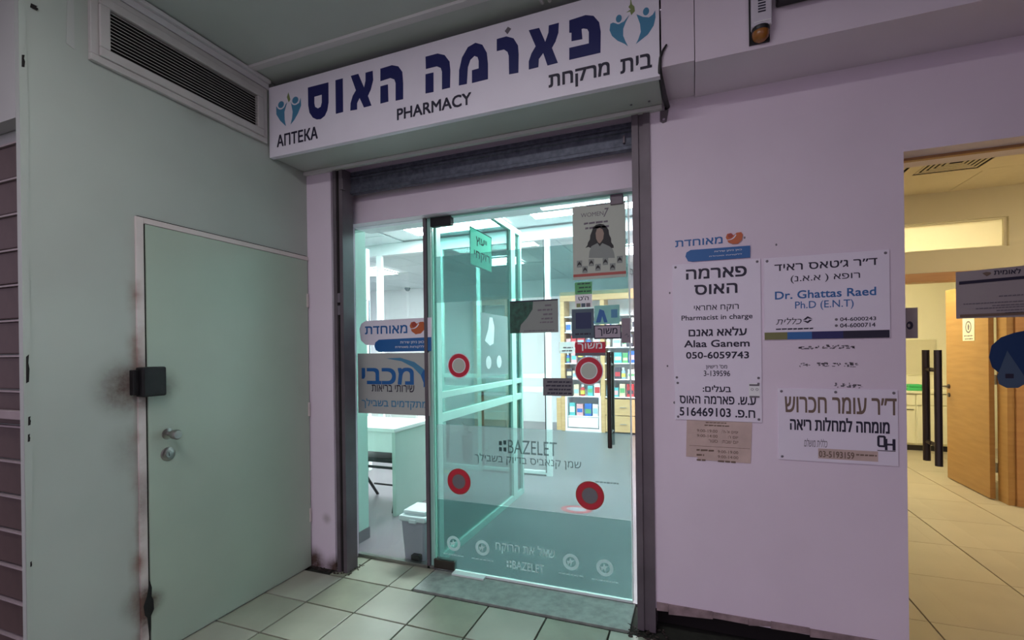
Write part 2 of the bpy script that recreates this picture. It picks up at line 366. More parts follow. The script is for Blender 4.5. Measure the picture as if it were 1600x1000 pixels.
# measured outlines and text boxes in metres (x, z on their own wall or glass plane)
DATA = {
 'L_samekh': [(0.3125,2.9629),(0.4625,2.9613),(0.4617,2.8473),(0.4518,2.8036),(0.4328,2.7752),(0.4035,2.7623),(0.3743,2.7659),(0.3451,2.7825),(0.3219,2.8148),(0.3131,2.8584)],
 'L_samekh_h': [(0.3589,2.9003),(0.414,2.901),(0.4133,2.857),(0.4047,2.833),(0.3848,2.8277),(0.3638,2.841),(0.3583,2.8634)],
 'L_vav': [(0.5127,2.9623),(0.5645,2.9619),(0.5636,2.7729),(0.5129,2.7718)],
 'L_alef': [(0.62,2.9632),(0.6715,2.9635),(0.709,2.8792),(0.7192,2.915),(0.7199,2.9589),(0.7679,2.9588),(0.7702,2.9083),(0.7536,2.8593),(0.7339,2.8282),(0.7564,2.7709),(0.7062,2.7702),(0.6779,2.829),(0.6601,2.8032),(0.6596,2.7678),(0.6136,2.7705),(0.6164,2.8119),(0.6314,2.8492),(0.6537,2.8757)],
 'L_he': [(0.8183,2.9588),(0.8927,2.961),(0.9331,2.9458),(0.9577,2.9103),(0.9618,2.8497),(0.9605,2.7647),(0.9131,2.7657),(0.9145,2.8599),(0.9067,2.8813),(0.8814,2.8946),(0.8172,2.8912)],
 'L_he_l': [(0.8168,2.8634),(0.8655,2.8635),(0.8671,2.7706),(0.8153,2.7697)],
 'L_he2': [(1.101,2.9578),(1.1724,2.9576),(1.2143,2.9395),(1.2416,2.9003),(1.2455,2.8544),(1.2424,2.7667),(1.1959,2.7666),(1.1972,2.857),(1.1901,2.8792),(1.1667,2.8927),(1.1019,2.8933)],
 'L_he2_l': [(1.0996,2.8662),(1.1474,2.8656),(1.1459,2.7646),(1.0981,2.7662)],
 'L_mem': [(1.2928,2.7666),(1.2957,2.8431),(1.313,2.9041),(1.3469,2.9486),(1.3889,2.9601),(1.4264,2.9413),(1.4502,2.8958),(1.4555,2.8391),(1.4544,2.764),(1.3666,2.763),(1.3675,2.8271),(1.4047,2.8283),(1.4052,2.8666),(1.3993,2.8863),(1.3818,2.896),(1.3593,2.8812),(1.3455,2.8481),(1.338,2.7651)],
 'L_resh': [(1.5043,2.9499),(1.5552,2.9506),(1.5925,2.9319),(1.6151,2.8915),(1.6178,2.8483),(1.615,2.76),(1.5668,2.7629),(1.5664,2.8527),(1.56,2.8737),(1.5417,2.8898),(1.5035,2.8911)],
 'L_dot': [(1.5471,2.9784),(1.5642,2.9951),(1.5807,2.9815),(1.5612,2.9592)],
 'L_alef2': [(1.6707,2.9509),(1.723,2.949),(1.7521,2.8757),(1.7684,2.9147),(1.7704,2.9482),(1.8195,2.9482),(1.8166,2.9025),(1.8021,2.8649),(1.7846,2.8391),(1.8124,2.7626),(1.7616,2.7614),(1.7412,2.8253),(1.7194,2.8015),(1.7165,2.7641),(1.6682,2.7635),(1.6687,2.8018),(1.6829,2.8368),(1.7042,2.8661)],
 'L_pe': [(1.8693,2.9464),(1.946,2.9506),(1.9827,2.9372),(2.0078,2.9015),(2.0145,2.8562),(2.0118,2.7625),(1.8669,2.7635),(1.8677,2.819),(1.9591,2.8175),(1.9598,2.8701),(1.9526,2.8851),(1.9341,2.8927),(1.9266,2.8917),(1.9298,2.8445),(1.8787,2.8476),(1.8792,2.8867),(1.8686,2.8894)],
 'R_b1': [(2.058,2.8812),(2.054,2.8534),(2.0644,2.8256),(2.0889,2.798),(2.1203,2.776),(2.1341,2.762),(2.1239,2.7858),(2.1137,2.8133),(2.1141,2.8453),(2.125,2.871),(2.1406,2.8988),(2.118,2.8763),(2.0933,2.8706),(2.0701,2.8838)],
 'R_b2': [(2.2516,2.8902),(2.2526,2.8586),(2.2442,2.826),(2.2202,2.7936),(2.186,2.7741),(2.1687,2.7642),(2.1792,2.7828),(2.1899,2.8118),(2.1869,2.8478),(2.1724,2.8939),(2.2008,2.8744),(2.2245,2.8661),(2.2414,2.8742)],
 'R_g': [(2.129,2.914),(2.145,2.914),(2.1496,2.8964),(2.1657,2.9099),(2.1639,2.9301),(2.1536,2.9428),(2.1504,2.9636),(2.147,2.9645),(2.1453,2.9437),(2.1383,2.935),(2.1478,2.9217)],
 'R_h1': (2.0958,2.8943),
 'R_h2': (2.2133,2.8949),
 'Q_b1': [(0.0672,2.9022),(0.0676,2.854),(0.0973,2.8101),(0.1405,2.7706),(0.1324,2.8083),(0.1308,2.8563),(0.1529,2.9091),(0.1187,2.8796),(0.0859,2.8822)],
 'Q_b2': [(0.2575,2.9144),(0.2591,2.8691),(0.2341,2.827),(0.2041,2.793),(0.1779,2.7733),(0.1896,2.8071),(0.1951,2.8439),(0.1826,2.9031),(0.2143,2.8827),(0.2448,2.886)],
 'Q_g': [(0.1522,2.9396),(0.1653,2.9066),(0.178,2.9211),(0.1698,2.9484),(0.1639,2.9657)],
 'Q_h1': (0.1065,2.904),
 'Q_h2': (0.2172,2.9085),
 'T_pharmacy': (0.9205,2.6578,1.3624,2.7204),
 'T_apteka': (0.0691,2.6548,0.3807,2.7269),
 'T_mirkahat': (1.7662,2.632,2.0523,2.7154),
 'T_bayit': (2.0997,2.6458,2.2354,2.7109),
 'm_text': (2.313,1.9124,2.5259,1.9448),
 'm_s1': (2.4887,1.869,2.6074,1.8783),
 'm_s2': (2.4659,1.8495,2.6072,1.8574),
 'p1': (2.2993,1.2604,2.6844,1.8271),
 'p1_a': (2.3612,1.7491,2.6265,1.7989),
 'p1_b': (2.3981,1.6723,2.5867,1.7208),
 'p1_c': (2.3954,1.5887,2.591,1.6213),
 'p1_d': (2.3382,1.5441,2.6487,1.5753),
 'p1_e': (2.3696,1.4729,2.6239,1.515),
 'p1_f': (2.3485,1.4203,2.6351,1.455),
 'p1_g': (2.3567,1.3656,2.6318,1.3983),
 'p1_h': (2.4456,1.3127,2.5385,1.3372),
 'p1_i': (2.4356,1.2818,2.5509,1.3084),
 'p2': (2.303,1.0684,2.6835,1.2614),
 'p2_a': (2.4301,1.2062,2.5539,1.2388),
 'p2_b': (2.3247,1.1477,2.6589,1.1867),
 'p2_c': (2.324,1.0881,2.6545,1.1301),
 'p2_st': (2.6294,1.1831,2.6792,1.2495),
 'd1': (2.6971,1.4507,3.1725,1.8253),
 'd1_a': (2.7404,1.7623,3.1294,1.7934),
 'd1_b': (2.8046,1.7026,3.0669,1.7389),
 'd1_c': (2.7414,1.6332,3.1237,1.6702),
 'd1_d': (2.821,1.5785,3.0425,1.6208),
 'd1_e': (2.7438,1.5187,2.8458,1.5486),
 'd1_f': (2.8505,1.5211,2.8881,1.5528),
 'd1_g': (2.7435,1.4938,2.89,1.5012),
 'd1_h': (2.992,1.5263,3.1224,1.5424),
 'd1_i': (2.9917,1.4982,3.1199,1.5164),
 'bar': (2.6971,1.4507,3.1691,1.4752),
 'bar1': (2.7892,1.4488,2.8849,1.4784),
 'bar2': (3.003,1.4445,3.1691,1.4752),
 'r1': (2.8318,1.4046,3.0451,1.42),
 'r2': (2.8284,1.3237,3.0514,1.3461),
 'r3': (2.9603,1.2332,3.0691,1.2544),
 'd2': (2.7488,0.9043,3.1957,1.2288),
 'd2_a': (2.7755,1.1208,3.1909,1.1934),
 'd2_b': (2.7951,1.0414,3.1655,1.1027),
 'd2_c': (2.8498,0.9691,2.9386,1.0057),
 'd2_d': (2.9037,0.9194,3.1235,0.9635),
 'd2_e': (2.9062,0.9253,3.0381,0.9539),
 'd2_f': (3.1213,0.9661,3.1849,1.0328),
 'd2_g': (3.0449,0.932,3.1188,0.9481),
 'paper': [(2.3562,1.0674),(2.6415,1.067),(2.6341,0.8754),(2.4034,0.8771),(2.4035,0.8895),(2.3512,0.8891)],
 'm_pill': [(2.3596,1.863),(2.3642,1.8813),(2.3832,1.8921),(2.6426,1.8901),(2.6419,1.835),(2.3913,1.8355),(2.371,1.8403)],
 'm_blob': [(2.5397,1.9389),(2.5454,1.9535),(2.562,1.9564),(2.5728,1.9447),(2.5866,1.9554),(2.6056,1.9565),(2.6122,1.9438),(2.6079,1.9203),(2.5914,1.9038),(2.5696,1.9043),(2.5505,1.9137)],
 'gm_panel': [(0.2273,1.5805),(0.2442,1.6156),(0.2822,1.6347),(0.801,1.6392),(0.7977,1.4207),(0.3902,1.4185),(0.3646,1.4644),(0.2795,1.4684),(0.2391,1.5002)],
 'gm_pill': [(0.3519,1.4584),(0.3597,1.4846),(0.3884,1.5025),(0.799,1.5116),(0.7977,1.4207),(0.387,1.4185),(0.362,1.432)],
 'gm_blob': [(0.6356,1.5901),(0.6479,1.6127),(0.6726,1.6161),(0.6901,1.6028),(0.7166,1.6129),(0.7409,1.6137),(0.7522,1.5949),(0.7479,1.5615),(0.7203,1.537),(0.6812,1.532),(0.6519,1.5514)],
 'gm_text': (0.2754,1.5415,0.6178,1.5971),
 'gm_s1': (0.5607,1.4681,0.7439,1.4881),
 'gm_s2': (0.5197,1.4386,0.7434,1.4587),
 'mac': (0.2097,0.9968,0.786,1.4099),
 'mac_a': (0.2428,1.198,0.663,1.3116),
 'mac_b': (0.3257,1.1484,0.6662,1.1951),
 'mac_c': (0.2401,1.0313,0.7621,1.1),
 'mac_sw': [(0.4468,1.3744),(0.5593,1.378),(0.6685,1.3493),(0.741,1.3012),(0.774,1.2468),(0.7656,1.2006),(0.7363,1.1817),(0.7368,1.2129),(0.7161,1.2615),(0.6581,1.3137),(0.569,1.3548)],
 'post': (1.7461,1.8194,2.0461,2.2279),
 'gposter': (1.7553,1.6593,1.8542,1.805),
 'blue': (1.7341,1.4817,1.8632,1.6509),
 'blue_in': (1.7575,1.5368,1.8482,1.6295),
 'msh': (1.8628,1.4753,2.0167,1.5545),
 'msh_t': (1.8796,1.495,1.9953,1.5372),
 'stk': (2.0172,1.4506,2.0661,1.5885),
 'teal': (1.8657,1.5593,2.0075,1.666),
 'red': (1.7517,1.3811,1.9263,1.4595),
 'red_t': (1.7672,1.4088,1.9082,1.4544),
 'grey': (1.5548,1.1466,1.7349,1.251),
 'smallw': (1.6563,1.3969,1.749,1.4628),
 'hands': (1.3498,1.5211,1.6527,1.7165),
 'ring1': (0.9156,1.2397,1.0778,1.4109),
 'ring2': (1.7496,1.214,1.9108,1.3762),
 'ring3': (0.9047,0.5014,1.0671,0.6708),
 'ring4': (1.7478,0.4932,1.9055,0.663),
 'can': (1.0987,0.6974,1.7782,0.8037),
 'bz1': (1.2657,0.7928,1.6342,0.8995),
 'pharm': (1.2355,0.1683,1.6138,0.2442),
 'bz2': (1.3065,0.0643,1.5457,0.1623),
 'women': (1.8184,2.1935,1.9754,2.2222),
 'women2': (1.8176,2.131,1.9743,2.1395),
 'hair': [(1.8183,1.9994),(1.8315,2.0143),(1.835,2.0301),(1.8457,2.0453),(1.8485,2.0692),(1.8585,2.0923),(1.8652,2.1141),(1.8831,2.1259),(1.9032,2.1293),(1.9247,2.1238),(1.9403,2.1094),(1.9527,2.089),(1.9556,2.0625),(1.9655,2.0417),(1.9668,2.0178),(1.9784,2.0008),(1.9805,1.9864),(1.9648,1.9846),(1.9453,1.9959),(1.8896,2.001),(1.8532,1.9946),(1.8371,2.0041)],
 'face': [(1.8793,2.0781),(1.8868,2.1006),(1.9029,2.107),(1.9195,2.0956),(1.9264,2.0734),(1.922,2.0419),(1.9099,2.0247),(1.9018,2.0175),(1.8923,2.0248),(1.8821,2.0458)],
 'shirt': [(1.8533,2.0059),(1.8777,2.0165),(1.8898,2.021),(1.9016,2.0015),(1.9162,2.0185),(1.9296,2.0117),(1.9571,1.9964),(1.9749,1.9774),(1.9825,1.953),(1.9853,1.929),(1.8387,1.9411),(1.8424,1.977)],
 'leum': [(3.4359,1.7248),(3.7346,1.7409),(3.7328,1.5269),(3.4362,1.5273)],
 'bl_u': [(3.542,1.3631),(3.5507,1.4111),(3.5817,1.4451),(3.6223,1.4626),(3.6621,1.472),(3.7322,1.4598),(3.7307,1.2791),(3.6424,1.2573),(3.5722,1.299),(3.5519,1.3203)],
 'bl_l': [(3.5995,1.3891),(3.566,1.283),(3.5718,1.2512),(3.5961,1.2356),(3.6323,1.2362),(3.6603,1.2576),(3.6487,1.2915)],
 'bl_sq': (3.5924,1.2753,3.6188,1.294),
 'cst': (3.2355,1.4471,3.3039,1.5809),
 'cst_c': (3.2634,1.4859,3.2864,1.5216),
 'l_text': (3.5594,1.6987,3.6404,1.7142),
 'l_dia': [(3.5224,1.7146),(3.5349,1.7191),(3.5493,1.7167),(3.5513,1.7099),(3.5368,1.7002)],
}
# ================================================================ THE SETTING
# ---- street floor
fl = st(box('floor', -14, 16, -18, .235, -.25, -.012, M['grout']), 'dark grouted slab under the olive porch tiles', 'floor')
def tile_mesh(w, d, h, name):
    return fin(bm_boxes([(-w / 2, w / 2, -d / 2, d / 2, -h, 0)], .002), name)
TX0, TPX, TY0, TPY = .312, .334, -.06, .308
tm = []
for k in ('tile', 'tile2', 'tile3'):
    me = tile_mesh(TPX - .009, TPY - .009, .02, 'porch_tile'); me.materials.append(M[k]); tm.append(me)
for i in range(-3, 16):
    for j in range(-13, 0):
        x = TX0 + (i - .5) * TPX; y = TY0 + (j + .5) * TPY
        if x < .05 and y > -1.44 + .0: 
            if i < 0: continue
        if x < -.2: continue
        place('floor_tile', random.choice(tm), (x, y, random.uniform(-.0008, .0008)), fl)
for i in (0,):                                            # cut tiles running into the door recess
    me = tile_mesh(TPX - .006, .285, .02, 'recess_tile'); me.materials.append(M['tile2' if i else 'tile'])
    place('floor_tile', me, (TX0 + (i + .5) * TPX - .0, -.06 + .1475, 0), fl)
me = tile_mesh(.10, .285, .02, 'recess_tile'); me.materials.append(M['tile2']); place('floor_tile', me, (.252, .0875, 0), fl)
me = tile_mesh(.155, .285, .02, 'recess_tile'); me.materials.append(M['tile']); place('floor_tile', me, (.732 - .005, .0875, 0), fl)
pav = st(box('floor_pavement', -14, 16, -18, -4.1, -.012, -.004, M['pavement']), 'grey pavement of the street behind the viewpoint', 'pavement')
th = st(box('floor_threshold', .815, 2.075, -.042, .222, -.012, .004, M['granite'], bevel=.002), 'grey granite threshold strip before the glass door', 'threshold')
dm = root('dirt_pile', (.2, .02, 0), 'dark dirt and crumbled plaster at the foot of the left shutter guide', 'dirt', kind='stuff')
bm = bmesh.new()
for k in range(120):
    t = random.random(); x = -.0 + .34 * t; y = random.uniform(-.03 - .02 * t, -.002) if x < .23 else random.uniform(-.04, .12)
    s = random.uniform(.003, .009); g = bmesh.ops.create_icosphere(bm, subdivisions=1, radius=s)
    for v in g['verts']: v.co = Vector((x, y, s * .35)) + Vector((v.co.x, v.co.y, v.co.z * .45)) * random.uniform(.7, 1.2)
link('rubble', fin(bm, 'rubble'), M['dirt'], dm)
bm = bmesh.new()
for k in range(80):
    x = random.uniform(2.06, 2.26); y = random.uniform(-.09, .03); s = random.uniform(.003, .010); g = bmesh.ops.create_icosphere(bm, subdivisions=1, radius=s)
    for v in g['verts']: v.co = Vector((x, y, s * .35)) + Vector((v.co.x, v.co.y, v.co.z * .45)) * random.uniform(.7, 1.2)
d2 = link('dirt_pile', fin(bm, 'rubble'), M['dirt']); tag(d2, 'brown dirt at the foot of the right shutter guide', 'dirt', kind='stuff')

# ---- left wall block with grille and steel door
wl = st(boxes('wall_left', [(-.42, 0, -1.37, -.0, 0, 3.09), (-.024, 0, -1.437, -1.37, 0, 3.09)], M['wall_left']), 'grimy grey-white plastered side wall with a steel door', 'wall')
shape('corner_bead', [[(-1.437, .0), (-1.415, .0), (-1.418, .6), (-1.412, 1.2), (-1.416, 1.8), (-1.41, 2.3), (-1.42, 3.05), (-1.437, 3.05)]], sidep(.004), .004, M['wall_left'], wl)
for k, (y, z, w, h) in enumerate([(-1.425, 1.37, .010, .11), (-1.422, 1.17, .008, .035), (-1.424, 1.105, .007, .03), (-1.423, .62, .005, .02), (-1.39, 2.78, .025, .018), (-1.437 + .012, 2.55, .010, .05)]):
    shape('paint_chip', [[(y - w / 2, z - h / 2), (y + w * .3, z - h * .45), (y + w / 2, z), (y + w * .2, z + h * .2), (y + w * .4, z + h / 2), (y - w * .4, z + h * .42)]], sidep(.0055), .002, M['void'], wl)
# grille
gr = root('air_grille', (0, -.76, 2.69), 'long enamelled air grille with dark louvres at the top of the side wall', 'grille')
def frame_side(y0, y1, z0, z1, w, x0, x1): return [(x0, x1, y0, y1, z0, z0 + w), (x0, x1, y0, y1, z1 - w, z1), (x0, x1, y0, y0 + w, z0 + w, z1 - w), (x0, x1, y1 - w, y1, z0 + w, z1 - w)]
boxes('outer_frame', frame_side(-1.215, -.325, 2.675, 3.0, .03, .001, .022), M['grille'], gr, .003)
boxes('inner_frame', frame_side(-1.185, -.355, 2.705, 2.97, .04, .001, .032), M['grille'], gr, .004)
box('backing', -.0, .004, -1.15, -.39, 2.74, 2.935, M['grille_dark'], gr)
bl = bpy.data.meshes.new('louvre')
bm = bm_boxes([(-.010, .010, -.378, .378, -.0011, .0011)]); bmesh.ops.rotate(bm, verts=bm.verts[:], matrix=Matrix.Rotation(math.radians(32), 3, 'Y')); bm.to_mesh(bl); bm.free(); bl.materials.append(M['grille'])
for k in range(12): place('louvre', bl, (.016, -.77, 2.752 + k * .0153), gr)
shape('paint_chip', [[(-1.29, 2.70), (-1.262, 2.69), (-1.262, 2.98), (-1.275, 3.0), (-1.285, 2.86)]], sidep(.003), .002, M['soffit'], wl)
# steel door
dr = st(root('door_1', (0, -.52, 0), 'plain white steel service door with a blackened lock box', 'door'), 'plain white steel service door with a blackened lock box', 'door')
boxes('frame', [(.0, .012, -1.045, -1.012, 0, 2.056), (.0, .012, -1.012, -.004, 2.03, 2.056)], M['frame_rust'], dr, .002)
box('gap', .0, .003, -1.012, -1.002, 0, 2.03, M['void'], dr)
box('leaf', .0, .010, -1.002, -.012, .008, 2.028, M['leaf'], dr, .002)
box('top_gap', .0, .0125, -1.04, -.02, 2.056, 2.0585, M['void'], dr)
lb = box('lock_box', .0, .055, -1.05, -.945, 1.225, 1.362, M['burnt'], dr, .008)
box('lock_flange', .0, .03, -1.075, -1.05, 1.235, 1.35, M['burnt'], lb, .004)
kn = lathe('knob', (.01, -.918, 1.035), (1, 0, 0), [(.026, 0), (.027, .006), (.012, .012), (.011, .04), (.022, .046), (.024, .07), (.019, .078), (.001, .079)], M['steel'], dr)
cy = lathe('lock_cylinder', (.01, -.917, .938), (1, 0, 0), [(.033, 0), (.033, .004), (.029, .007), (.016, .0075), (.015, .010), (.001, .0105)], M['steel'], dr)
box('keyhole', .0195, .022, -.919, -.915, .929, .947, M['black'], cy)
for z in (1.72, 1.0, .30): box('hinge', .0, .016, -.024, -.008, z, z + .09, M['frame_rust'], dr, .003)
shape('paint_chip', [[(-1.03, .215), (-1.02, .20), (-1.012, .10), (-1.005, .14), (-1.004, .20), (-.99, .225), (-.992, .27), (-1.0, .29), (-.998, .33), (-1.008, .37), (-1.012, .345), (-1.02, .30), (-1.035, .26)]], sidep(.0125), .002, M['burnt'], dr)

# ---- brown roller shutter on the far left
sh = root('roller_shutter', (-1.2, -1.39, 0), 'brown roller shutter with pale slat edges at the far left', 'shutter')
sl = fin(bm_boxes([(-1.33, 1.33, -.006, .006, .004, .132)], .004), 'shutter_slat'); sl.materials.append(M['brown_slat'])
se = fin(bm_boxes([(-1.33, 1.33, -.012, .004, -.004, .003)]), 'slat_edge'); se.materials.append(M['pale_edge'])
for k in range(16):
    s_ = place('slat', sl, (-1.36, -1.385, .005 + k * .142), sh)
    place('slat_edge', se, (-1.36, -1.387, .005 + k * .142 + .137), s_)
box('locking_bar', -2.7, -.027, -1.425, -1.402, 1.17, 1.205, M['pale_edge'], sh, .003)
sh.location = sh.location
st(box('wall_far_left', -2.8, -.042, -1.43, -1.375, 2.34, 3.09, M['soffit']), 'pale wall panel above the brown roller shutter', 'wall')
st(box('trim_6', -.042, -.0245, -1.405, -1.372, 2.34, 3.09, M['void']), 'black strip painting the shade between the side wall and the far-left panel', 'gap')  # black strip fills the gap to paint its darkness
st(box('wall_behind_shutter', -2.8, -.42, -1.37, -1.2, 0, 3.09, M['void']), 'dark wall behind the brown roller shutter', 'wall')

st(box('wall_right', 4.30, 4.45, -3.1, 0, 0, 3.09, M['brown_slat']), 'dark brown wall added out of view on the right to block light', 'wall')  # unseen wall put in to cut the light from the right
# ---- facade wall
wf = st(boxes('wall_front', [(-.42, .2, 0, .23, 0, 3.09), (.2, 2.15, .11, .23, 2.62, 3.09), (2.15, 2.2, .095, .23, 0, 3.09), (2.2, 3.227, 0, .23, .12, 3.09), (3.227, 4.25, 0, .23, 2.233, 3.09), (4.25, 9, 0, .23, 0, 3.09), (2.19, 3.227, .13, .23, 0, .12)], M['front_low']), 'lilac-grey plastered shop front wall carrying the plaques', 'wall')
box('cavity_shade', 2.2, 3.2, .10, .128, .0, .12, M['void'], wf)  # black sheet paints in the dark of the recess under the wall
bm = bmesh.new()                                             # broken skirting along the foot of the wall
x = 2.205
while x < 3.2:
    w = random.uniform(.05, .22); w = min(w, 3.215 - x); a, b_ = random.uniform(.10, .13), random.uniform(.10, .13); t = random.uniform(.150, .160)
    vs = [bm.verts.new(p) for p in ((x, -.006, a), (x + w, -.006, b_), (x + w, -.006, t), (x, -.006, t), (x, .02, a), (x + w, .02, b_), (x + w, .02, t), (x, .02, t))]
    for f in ((0, 1, 2, 3), (7, 6, 5, 4), (0, 4, 5, 1), (1, 5, 6, 2), (2, 6, 7, 3), (3, 7, 4, 0)): bm.faces.new([vs[q] for q in f])
    x += w + .001
bmesh.ops.recalc_face_normals(bm, faces=bm.faces[:])
link('broken_skirting', fin(bm, 'skirting'), M['skirt'], wf)
for (x, z, r) in [(2.285, 1.69, .004), (2.27, 1.33, .004), (2.62, 1.93, .004), (2.56, 2.72, .004), (2.75, 1.885, .004), (2.30, 1.15, .005)]:
    shape('plaster_mark', [circ(x, z, r, r * 1.4, 8)], front(-.0005), .001, M['ink_soft'], wf)
st(box('wall_front_beam', .18, 2.15, .16, .30, 2.288, 2.62, M['front_low']), 'white plaster lintel above the shop glass', 'wall')
box('beam_chip', .2, .206, .158, .162, 2.36, 2.40, M['ink_soft'], bpy.data.objects['wall_front_beam']); box('beam_chip', .2, .207, .158, .162, 2.305, 2.33, M['ink_soft'], bpy.data.objects['wall_front_beam'])

# ---- shutter guides and rolled shutter over the shop
for nm, x0, x1, lab in (('a', .226, .302, 'dark steel shutter guide at the left of the shop front'), ('b', 2.112, 2.2, 'dark steel shutter guide at the right of the shop front')):
    g = root('shutter_guide', ((x0 + x1) / 2, 0, 0), lab, 'guide rail')
    mx = (x0 + x1) / 2
    boxes('channel', [(x0, mx - .012, -.012, .0, .0, 2.60), (mx + .012, x1, -.012, .0, .0, 2.60), (x0, x0 + .004, .0, .09, .0, 2.60), (x1 - .004, x1, .0, .09, .0, 2.60)], M['channel'], g)
    box('channel_back', x0 + .004, x1 - .004, .0, .088, .0, 2.60, M['void' if nm == 'a' else 'channel'], g)
    if nm == 'a':
        for z in (1.66, 1.74): box('sticker', x0 + .03, x0 + .05, -.014, -.012, z, z + .06, M['ink_soft'], g)
        box('clip', x1 - .02, x1 + .012, -.02, .02, 2.46, 2.53, M['channel'], g, .003)
rs = root('rolled_shutter', (1.2, .05, 2.45), 'galvanised roller shutter rolled up above the pharmacy door', 'shutter')
prof = [(.0, 2.455), (-.012, 2.458), (-.012, 2.475), (-.004, 2.48), (-.004, 2.545), (-.012, 2.55), (-.012, 2.562), (-.004, 2.566)]
bm = bmesh.new(); pr = [(y + .075, z) for y, z in prof] + [(.10, 2.566), (.10, 2.455)]
a = [bm.verts.new((.302, y, z)) for y, z in pr]; b_ = [bm.verts.new((2.112, y, z)) for y, z in pr]
for k in range(len(pr)): bm.faces.new((a[k], a[(k + 1) % len(pr)], b_[(k + 1) % len(pr)], b_[k]))
bm.faces.new(a); bm.faces.new(list(reversed(b_))); bmesh.ops.recalc_face_normals(bm, faces=bm.faces[:])
link('bottom_slat', fin(bm, 'slat'), M['galv'], rs)
boxes('upper_slat', [(.302, 2.112, .073, .10, 2.569, 2.60), (.302, 2.112, .066, .073, 2.572, 2.578)], M['galv'], rs, .002)
box('slat_end_clip', 2.06, 2.07, .055, .075, 2.49, 2.53, M['channel'], rs)

# ---- bulkhead, sign box and outer ceiling
bk = st(boxes('trim_1', [(2.275, 2.408, -.297, 0, 2.638, 3.09), (2.411, 9, -.30, 0, 2.628, 3.09)], M['wall']), 'projecting plaster bulkhead to the right of the sign', 'bulkhead')
sg = root('shop_sign', (1.13, -.3, 2.6), 'long white pharmacy sign box with navy lettering and figure emblems', 'sign')
pan = box('sign_panel', .008, 2.268, -.30, -.292, 2.602, 3.026, M['sign'], sg, .002)
box('housing', .008, 2.262, -.292, -.006, 2.612, 3.01, M['soffit'], sg)
box('bottom_lip', .008, 2.268, -.292, -.27, 2.602, 2.612, M['sign'], sg)
box('rear_trim', -.0, 2.262, -.03, .0, 2.592, 2.611, M['ceil_trim'], sg, .002)
for x in (2.12, 2.205): lathe('screw', (x, -.08, 2.612), (0, 0, -1), [(.006, 0), (.006, .003), (.001, .004)], M['ink_soft'], sg, 10)
SP = front(-.3012)
for loops in (['L_samekh', 'L_samekh_h'], ['L_vav'], ['L_alef'], ['L_he'], ['L_he_l'], ['L_he2'], ['L_he2_l'], ['L_mem'], ['L_resh'], ['L_alef2'], ['L_pe']):
    shape('letter', [DATA[n] for n in loops], SP, .001, M['navy'], pan)
shape('smudge', [DATA['L_dot']], SP, .001, M['ink_soft'], pan)
for pre, r in (('R', .0115 * 1.25), ('Q', .0145 * 1.9)):
    hx = .013 if pre == 'R' else .023; hz = .017 if pre == 'R' else .020
    for n in ('b1', 'b2'): shape('emblem_figure', [DATA[pre + '_' + n]], SP, .001, M['teal_logo'], pan)
    for n in ('h1', 'h2'):
        c = DATA[pre + '_' + n]
        shape('emblem_ring', [circ(c[0], c[1], hx * 1.45, hz * 1.4)], front(-.3016), .0006, M['sign'], pan)
        shape('emblem_head', [circ(c[0], c[1], hx, hz)], front(-.3022), .0006, M['teal_logo'], pan)
    shape('emblem_leaf', [DATA[pre + '_g']], SP, .001, M['green_logo'], pan)
text('PHARMACY', DATA['T_pharmacy'], SP, M['ink'], pan, .03)
text('АПТЕКА', DATA['T_apteka'], SP, M['ink'], pan, .03)
text(heb('מרקחת'), DATA['T_mirkahat'], SP, M['ink'], pan, .03)
text(heb('בית'), DATA['T_bayit'], SP, M['ink'], pan, .03)
cb = root('black_cable', (2.28, -.05, 2.6), 'black cable hanging between the sign and the bulkhead, with a clip', 'cable')
tube('cable', [(2.297, -.304, 2.728), (2.282, -.306, 2.705), (2.271, -.308, 2.675), (2.268, -.306, 2.64), (2.268, -.298, 2.617), (2.272, -.22, 2.606), (2.276, -.12, 2.604), (2.282, -.03, 2.606), (2.288, -.012, 2.60)], [.004, .005, .006, .007, .009, .011, .012, .013, .010], M['black'], cb)
shape('clip', [[(2.25, 2.59), (2.29, 2.59), (2.285, 2.56), (2.28, 2.535), (2.262, 2.53), (2.25, 2.54)], circ(2.267, 2.548, .007, n=10)], front(-.006), .005, M['channel'], cb)
shape('clip_arm', [[(2.272, 2.585), (2.295, 2.60), (2.295, 2.615), (2.272, 2.605)]], front(-.004), .004, M['burnt'], cb)

cl = st(box('ceiling', -2.8, 9, -3.1, 0, 3.095, 3.2, M['grille_dark']), 'dark void slab above the porch ceiling sheets', 'ceiling')
y = -.432; 
box('ceiling_sheet', .0, 9, -.428, -.10, 3.07, 3.09, M['ceil'], cl)
for k in range(3):
    box('ceiling_sheet', .0 if y > -1.43 else -2.8, 9, y - .745, y - .004, 3.075, 3.09, M['ceil'], cl); y -= .75
st(box('trim_2', .0, 9, -.452, -.412, 3.060, 3.076, M['ceil_trim'], bevel=.002), 'pale metal strip across the porch ceiling above the sign', 'trim')
st(boxes('trim_3', [(.0, .03, -1.43, -.30, 3.045, 3.066), (.0, .012, -1.43, -.30, 3.01, 3.045)], M['ceil_trim'], bevel=.003), 'pale angle moulding where the side wall meets the ceiling', 'trim')
cd = root('ceiling_conduit', (1.75, -.37, 3.04), 'pair of grey conduits under the porch ceiling above the sign', 'conduit')
for dx in (0, .035): tube('pipe', [(1.742 + dx, -.30, 3.062), (1.70 + dx, -.72, 3.062)], .0085, M['ceil_trim'], cd)

